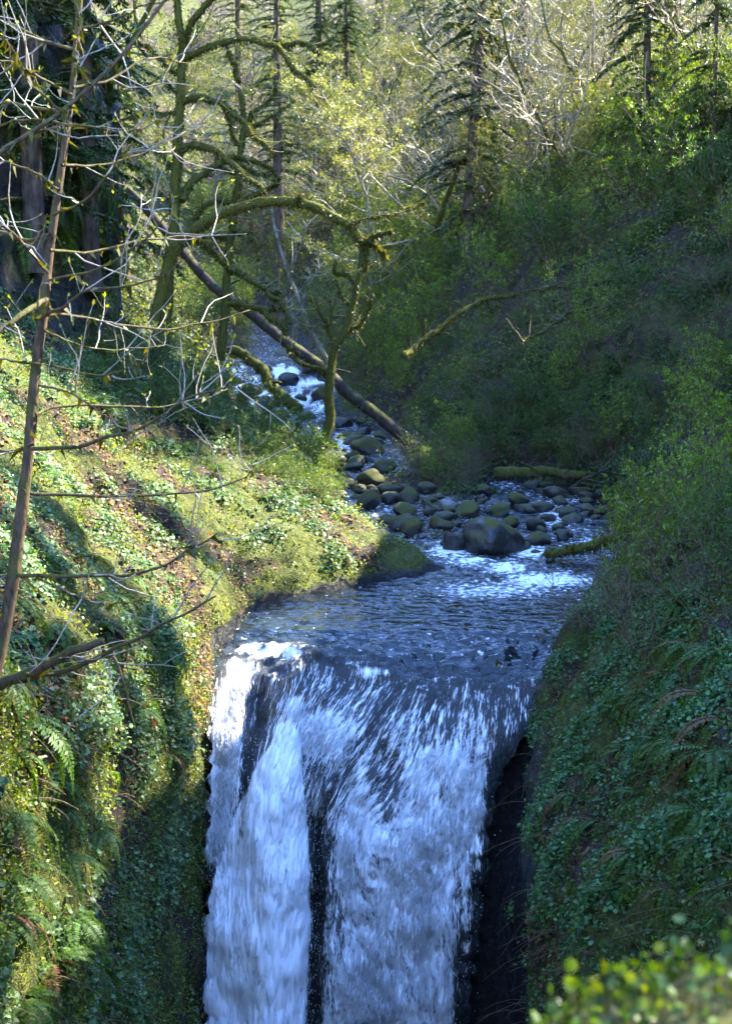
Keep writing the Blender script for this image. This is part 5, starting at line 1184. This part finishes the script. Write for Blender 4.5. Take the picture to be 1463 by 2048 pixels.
# ------------------------------------------------------------------ ground cover, moss and litter
gr = np.random.default_rng(51)
dry = (QWET < .35)
on_left = (QC[:, 0] < 1.2) & (QK < 8) & (QC[:, 1] < 42)
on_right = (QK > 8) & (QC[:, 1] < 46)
def patch(s, seed, lo=-.05, hi=.35): return sstep(lo, hi, fbm(QC * s, 2, seed))
def cover(n, weight, rng, size, ca, cb, shape, mat, name, label, clump=1, lift=(.01, .06), W=.9, up=.5, ref=16.0, grow_far=.55, power=1.6, tilt=.5, hang=0.0):
    if clump > 1:
        m_ = n // clump; P, Nn, D, X_, Y_, i = ground_points(m_, weight, rng, power); r_ = np.repeat(np.arange(m_), clump); n = len(r_)
        P, Nn, D = P[r_], Nn[r_], D[r_]; jit = rng.standard_normal((n, 3)) * .055; jit -= (jit * Nn).sum(1, keepdims=True) * Nn; P = P + jit
    else:
        P, Nn, D, X_, Y_, i = ground_points(n, weight, rng, power)
    k = np.maximum(1.0, (D / ref) ** grow_far)
    s = rng.uniform(*size, n) * k
    lf = rng.uniform(*lift, n) * k
    face = unit(Nn * .6 + np.array([0, 0, up]) + tilt * rng.standard_normal((n, 3)))
    ax = unit(np.cross(face, rng.standard_normal((n, 3))) + np.array([0, 0, -hang]))
    g = Geo(); leaves(g, P + Nn * lf[:, None], ax, face, s, s * W, green(rng, n, ca, cb), shape, .12)
    o = g.build(name, M[mat], None, smooth=False)
    return tag(o, label, 'ground cover', kind='stuff')
lt = on_left & dry  # left bank leaf and moss colours are raised so the cover looks sunlit
edge_moss = np.where(on_left & (QC[:, 1] > 18) & (QC[:, 1] < 29), sstep(.75, .2, QC[:, 2] - POOL), 0)
P1 = patch(.9, 61)
cover(62000, lt * (.015 + P1 ** 1.5) * (1 - .9 * edge_moss), gr, (.016, .062), (.05, .12, .04), (.23, .33, .14), 'round', 'glossy_leaf', 'round_leaved_ground_cover', 'round pale green leaves carpeting the left bank', 7, (.01, .09), 1.0, .6)
cover(46000, lt * (.12 + patch(1.3, 67)), gr, (.022, .050), (.11, .16, .03), (.30, .36, .08), 'rhomb', 'leaf', 'leafy_ground_cover', 'small bright leaves and sprigs growing over the left bank', 4, (.0, .14), .6, .4, tilt=.9)
cover(80000, lt * (.4 + edge_moss), gr, (.025, .06), (.10, .115, .016), (.30, .30, .055), 'blade', 'sun_tinted_moss', 'moss', 'yellow-green moss cushioning the left bank', 1, (-.01, .01), .35, .9, tilt=.6, ref=20)
cover(8000, lt * QLIT * (QPY < 1450), gr, (.04, .09), (.16, .08, .035), (.34, .20, .10), 'rhomb', 'litter', 'leaf_litter', 'reddish brown dead leaves lying on the left bank', 1, (.0, .03), .7, .9, tilt=.35)
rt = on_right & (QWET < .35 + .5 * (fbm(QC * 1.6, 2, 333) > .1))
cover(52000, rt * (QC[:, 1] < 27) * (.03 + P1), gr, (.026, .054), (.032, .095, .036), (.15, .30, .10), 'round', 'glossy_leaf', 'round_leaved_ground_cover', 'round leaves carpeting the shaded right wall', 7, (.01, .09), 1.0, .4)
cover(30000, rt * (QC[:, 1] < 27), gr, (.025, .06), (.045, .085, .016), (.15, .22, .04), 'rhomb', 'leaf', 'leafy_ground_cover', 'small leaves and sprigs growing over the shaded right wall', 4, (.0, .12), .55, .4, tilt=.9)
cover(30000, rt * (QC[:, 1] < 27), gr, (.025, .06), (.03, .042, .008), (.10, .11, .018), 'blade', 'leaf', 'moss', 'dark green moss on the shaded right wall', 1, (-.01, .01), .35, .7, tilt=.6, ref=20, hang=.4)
cover(4500, rt * QLIT * (QC[:, 1] < 30), gr, (.05, .12), (.12, .06, .03), (.24, .13, .07), 'rhomb', 'litter', 'leaf_litter', 'brown dead fern pieces on the right bank', 1, (.0, .06), .35, .5, tilt=.6, hang=.6)
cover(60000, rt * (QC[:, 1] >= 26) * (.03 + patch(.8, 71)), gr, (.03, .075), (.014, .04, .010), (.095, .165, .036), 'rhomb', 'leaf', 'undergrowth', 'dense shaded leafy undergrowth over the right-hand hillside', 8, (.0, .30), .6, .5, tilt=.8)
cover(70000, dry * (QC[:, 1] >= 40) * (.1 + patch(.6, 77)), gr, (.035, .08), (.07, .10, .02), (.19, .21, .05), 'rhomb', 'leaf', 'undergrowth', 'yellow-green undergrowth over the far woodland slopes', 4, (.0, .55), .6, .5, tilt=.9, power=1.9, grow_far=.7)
# fine roots and stalks that hang on the steep banks
def stalks(n, weight, rng, L, label, col, name='dry_stalks'):
    P, Nn, D, X_, Y_, i = ground_points(n, weight, rng)
    l = rng.uniform(*L, (n, 1)); s = np.linspace(0, 1, 5)
    d0 = unit(Nn * .8 + .6 * rng.standard_normal((n, 3)) + np.array([0, 0, .3])); pts = P[:, None] + d0[:, None] * (s[:, None] * l[:, None]) + np.array([0, 0, -.55]) * (s ** 2)[:, None] * l[:, None]
    g = Geo(); tubes(g, [(p, np.linspace(.006, .002, 5) * max(1, (dd / 16) ** 1.2)) for p, dd in zip(pts, D)], 3, 0, col, jitter=.3, rng=rng, cap=False)
    return tag(g.build(name, M['twig_brown'], None), label, 'stalks', kind='stuff')
stalks(1300, rt * (QC[:, 1] < 46) * np.where(QC[:, 1] < 26, .3, 1.0), gr, (.3, 1.1), 'thin dry stalks and roots over the right-hand bank', (1.1, 1, .9))
stalks(1200, lt, gr, (.15, .6), 'thin dry stalks over the left bank', (1.2, 1.05, .9))

# ------------------------------------------------------------------ out-of-focus ledge in the bottom right corner
V = IV4 * np.array([.46, .26, .27]); V = V * (1 + .20 * fbm(IV4 * 1.6, 3, 141))[:, None]
V[:, 2] = np.where(V[:, 2] < -.1, V[:, 2] * 3.5, V[:, 2])
c = at(1468, 2185, 1.9); c[2] -= .13
ledge = obj('mossy_ledge', mesh_data('mossy_ledge', V, None, IT4), M['boulder_moss']); ledge.location = c + np.array([.09, .05, 0])
tag(ledge, 'blurred mossy rock ledge in the bottom right corner close to the viewer', 'rock')
V = V + np.array(ledge.location)
def near_plant(n, xs, size, ca, cb, name, label, cat, W, seed, hh=(.0, .08), shape='round'):
    rng = np.random.default_rng(seed); ok = (V[:, 2] > c[2] + .02); Pv = V[ok]; x, y, _ = proj(Pv); k = (x > xs[0]) & (x < xs[1]); Pv = Pv[k]
    i = rng.integers(0, len(Pv), n); P = Pv[i] + .012 * rng.standard_normal((n, 3)); P[:, 2] += rng.uniform(*hh, n)
    root = empty(name, Pv.mean(0), label, cat); g = Geo(); s = rng.uniform(*size, n)
    leaves(g, P, unit(rng.standard_normal((n, 3)) + np.array([0, 0, .6])), rng.standard_normal((n, 3)) + np.array([0, -.3, .8]), s, s * W, green(rng, n, ca, cb), shape)
    g.build('foliage', M['leaf'], root, smooth=False, origin=Pv.mean(0))
    it = [(resample([p + [0, 0, -.05], p], 4), np.linspace(.0015, .001, 4)) for p in P[::3]]; g = Geo(); tubes(g, it, 4, 0, (.8, .9, .5)); tag(g.build('stems', M['twig_brown'], root, origin=Pv.mean(0)), kind='stuff')
near_plant(800, (1060, 1600), (.008, .026), (.05, .11, .02), (.15, .23, .045), 'leafy_plant', 'blurred green leafy plant growing on the near ledge', 'plant', .8, 3, (.0, .06))
near_plant(40, (1130, 1330), (.014, .026), (.15, .20, .02), (.28, .33, .04), 'lime_plant', 'blurred lime-yellow leaves standing over the near ledge', 'plant', .9, 4, (.03, .065))
near_plant(2500, (1000, 1600), (.010, .028), (.04, .05, .01), (.12, .12, .03), 'moss_tuft', 'blurred moss covering the near ledge', 'moss', .25, 5, (.0, .012), 'blade')
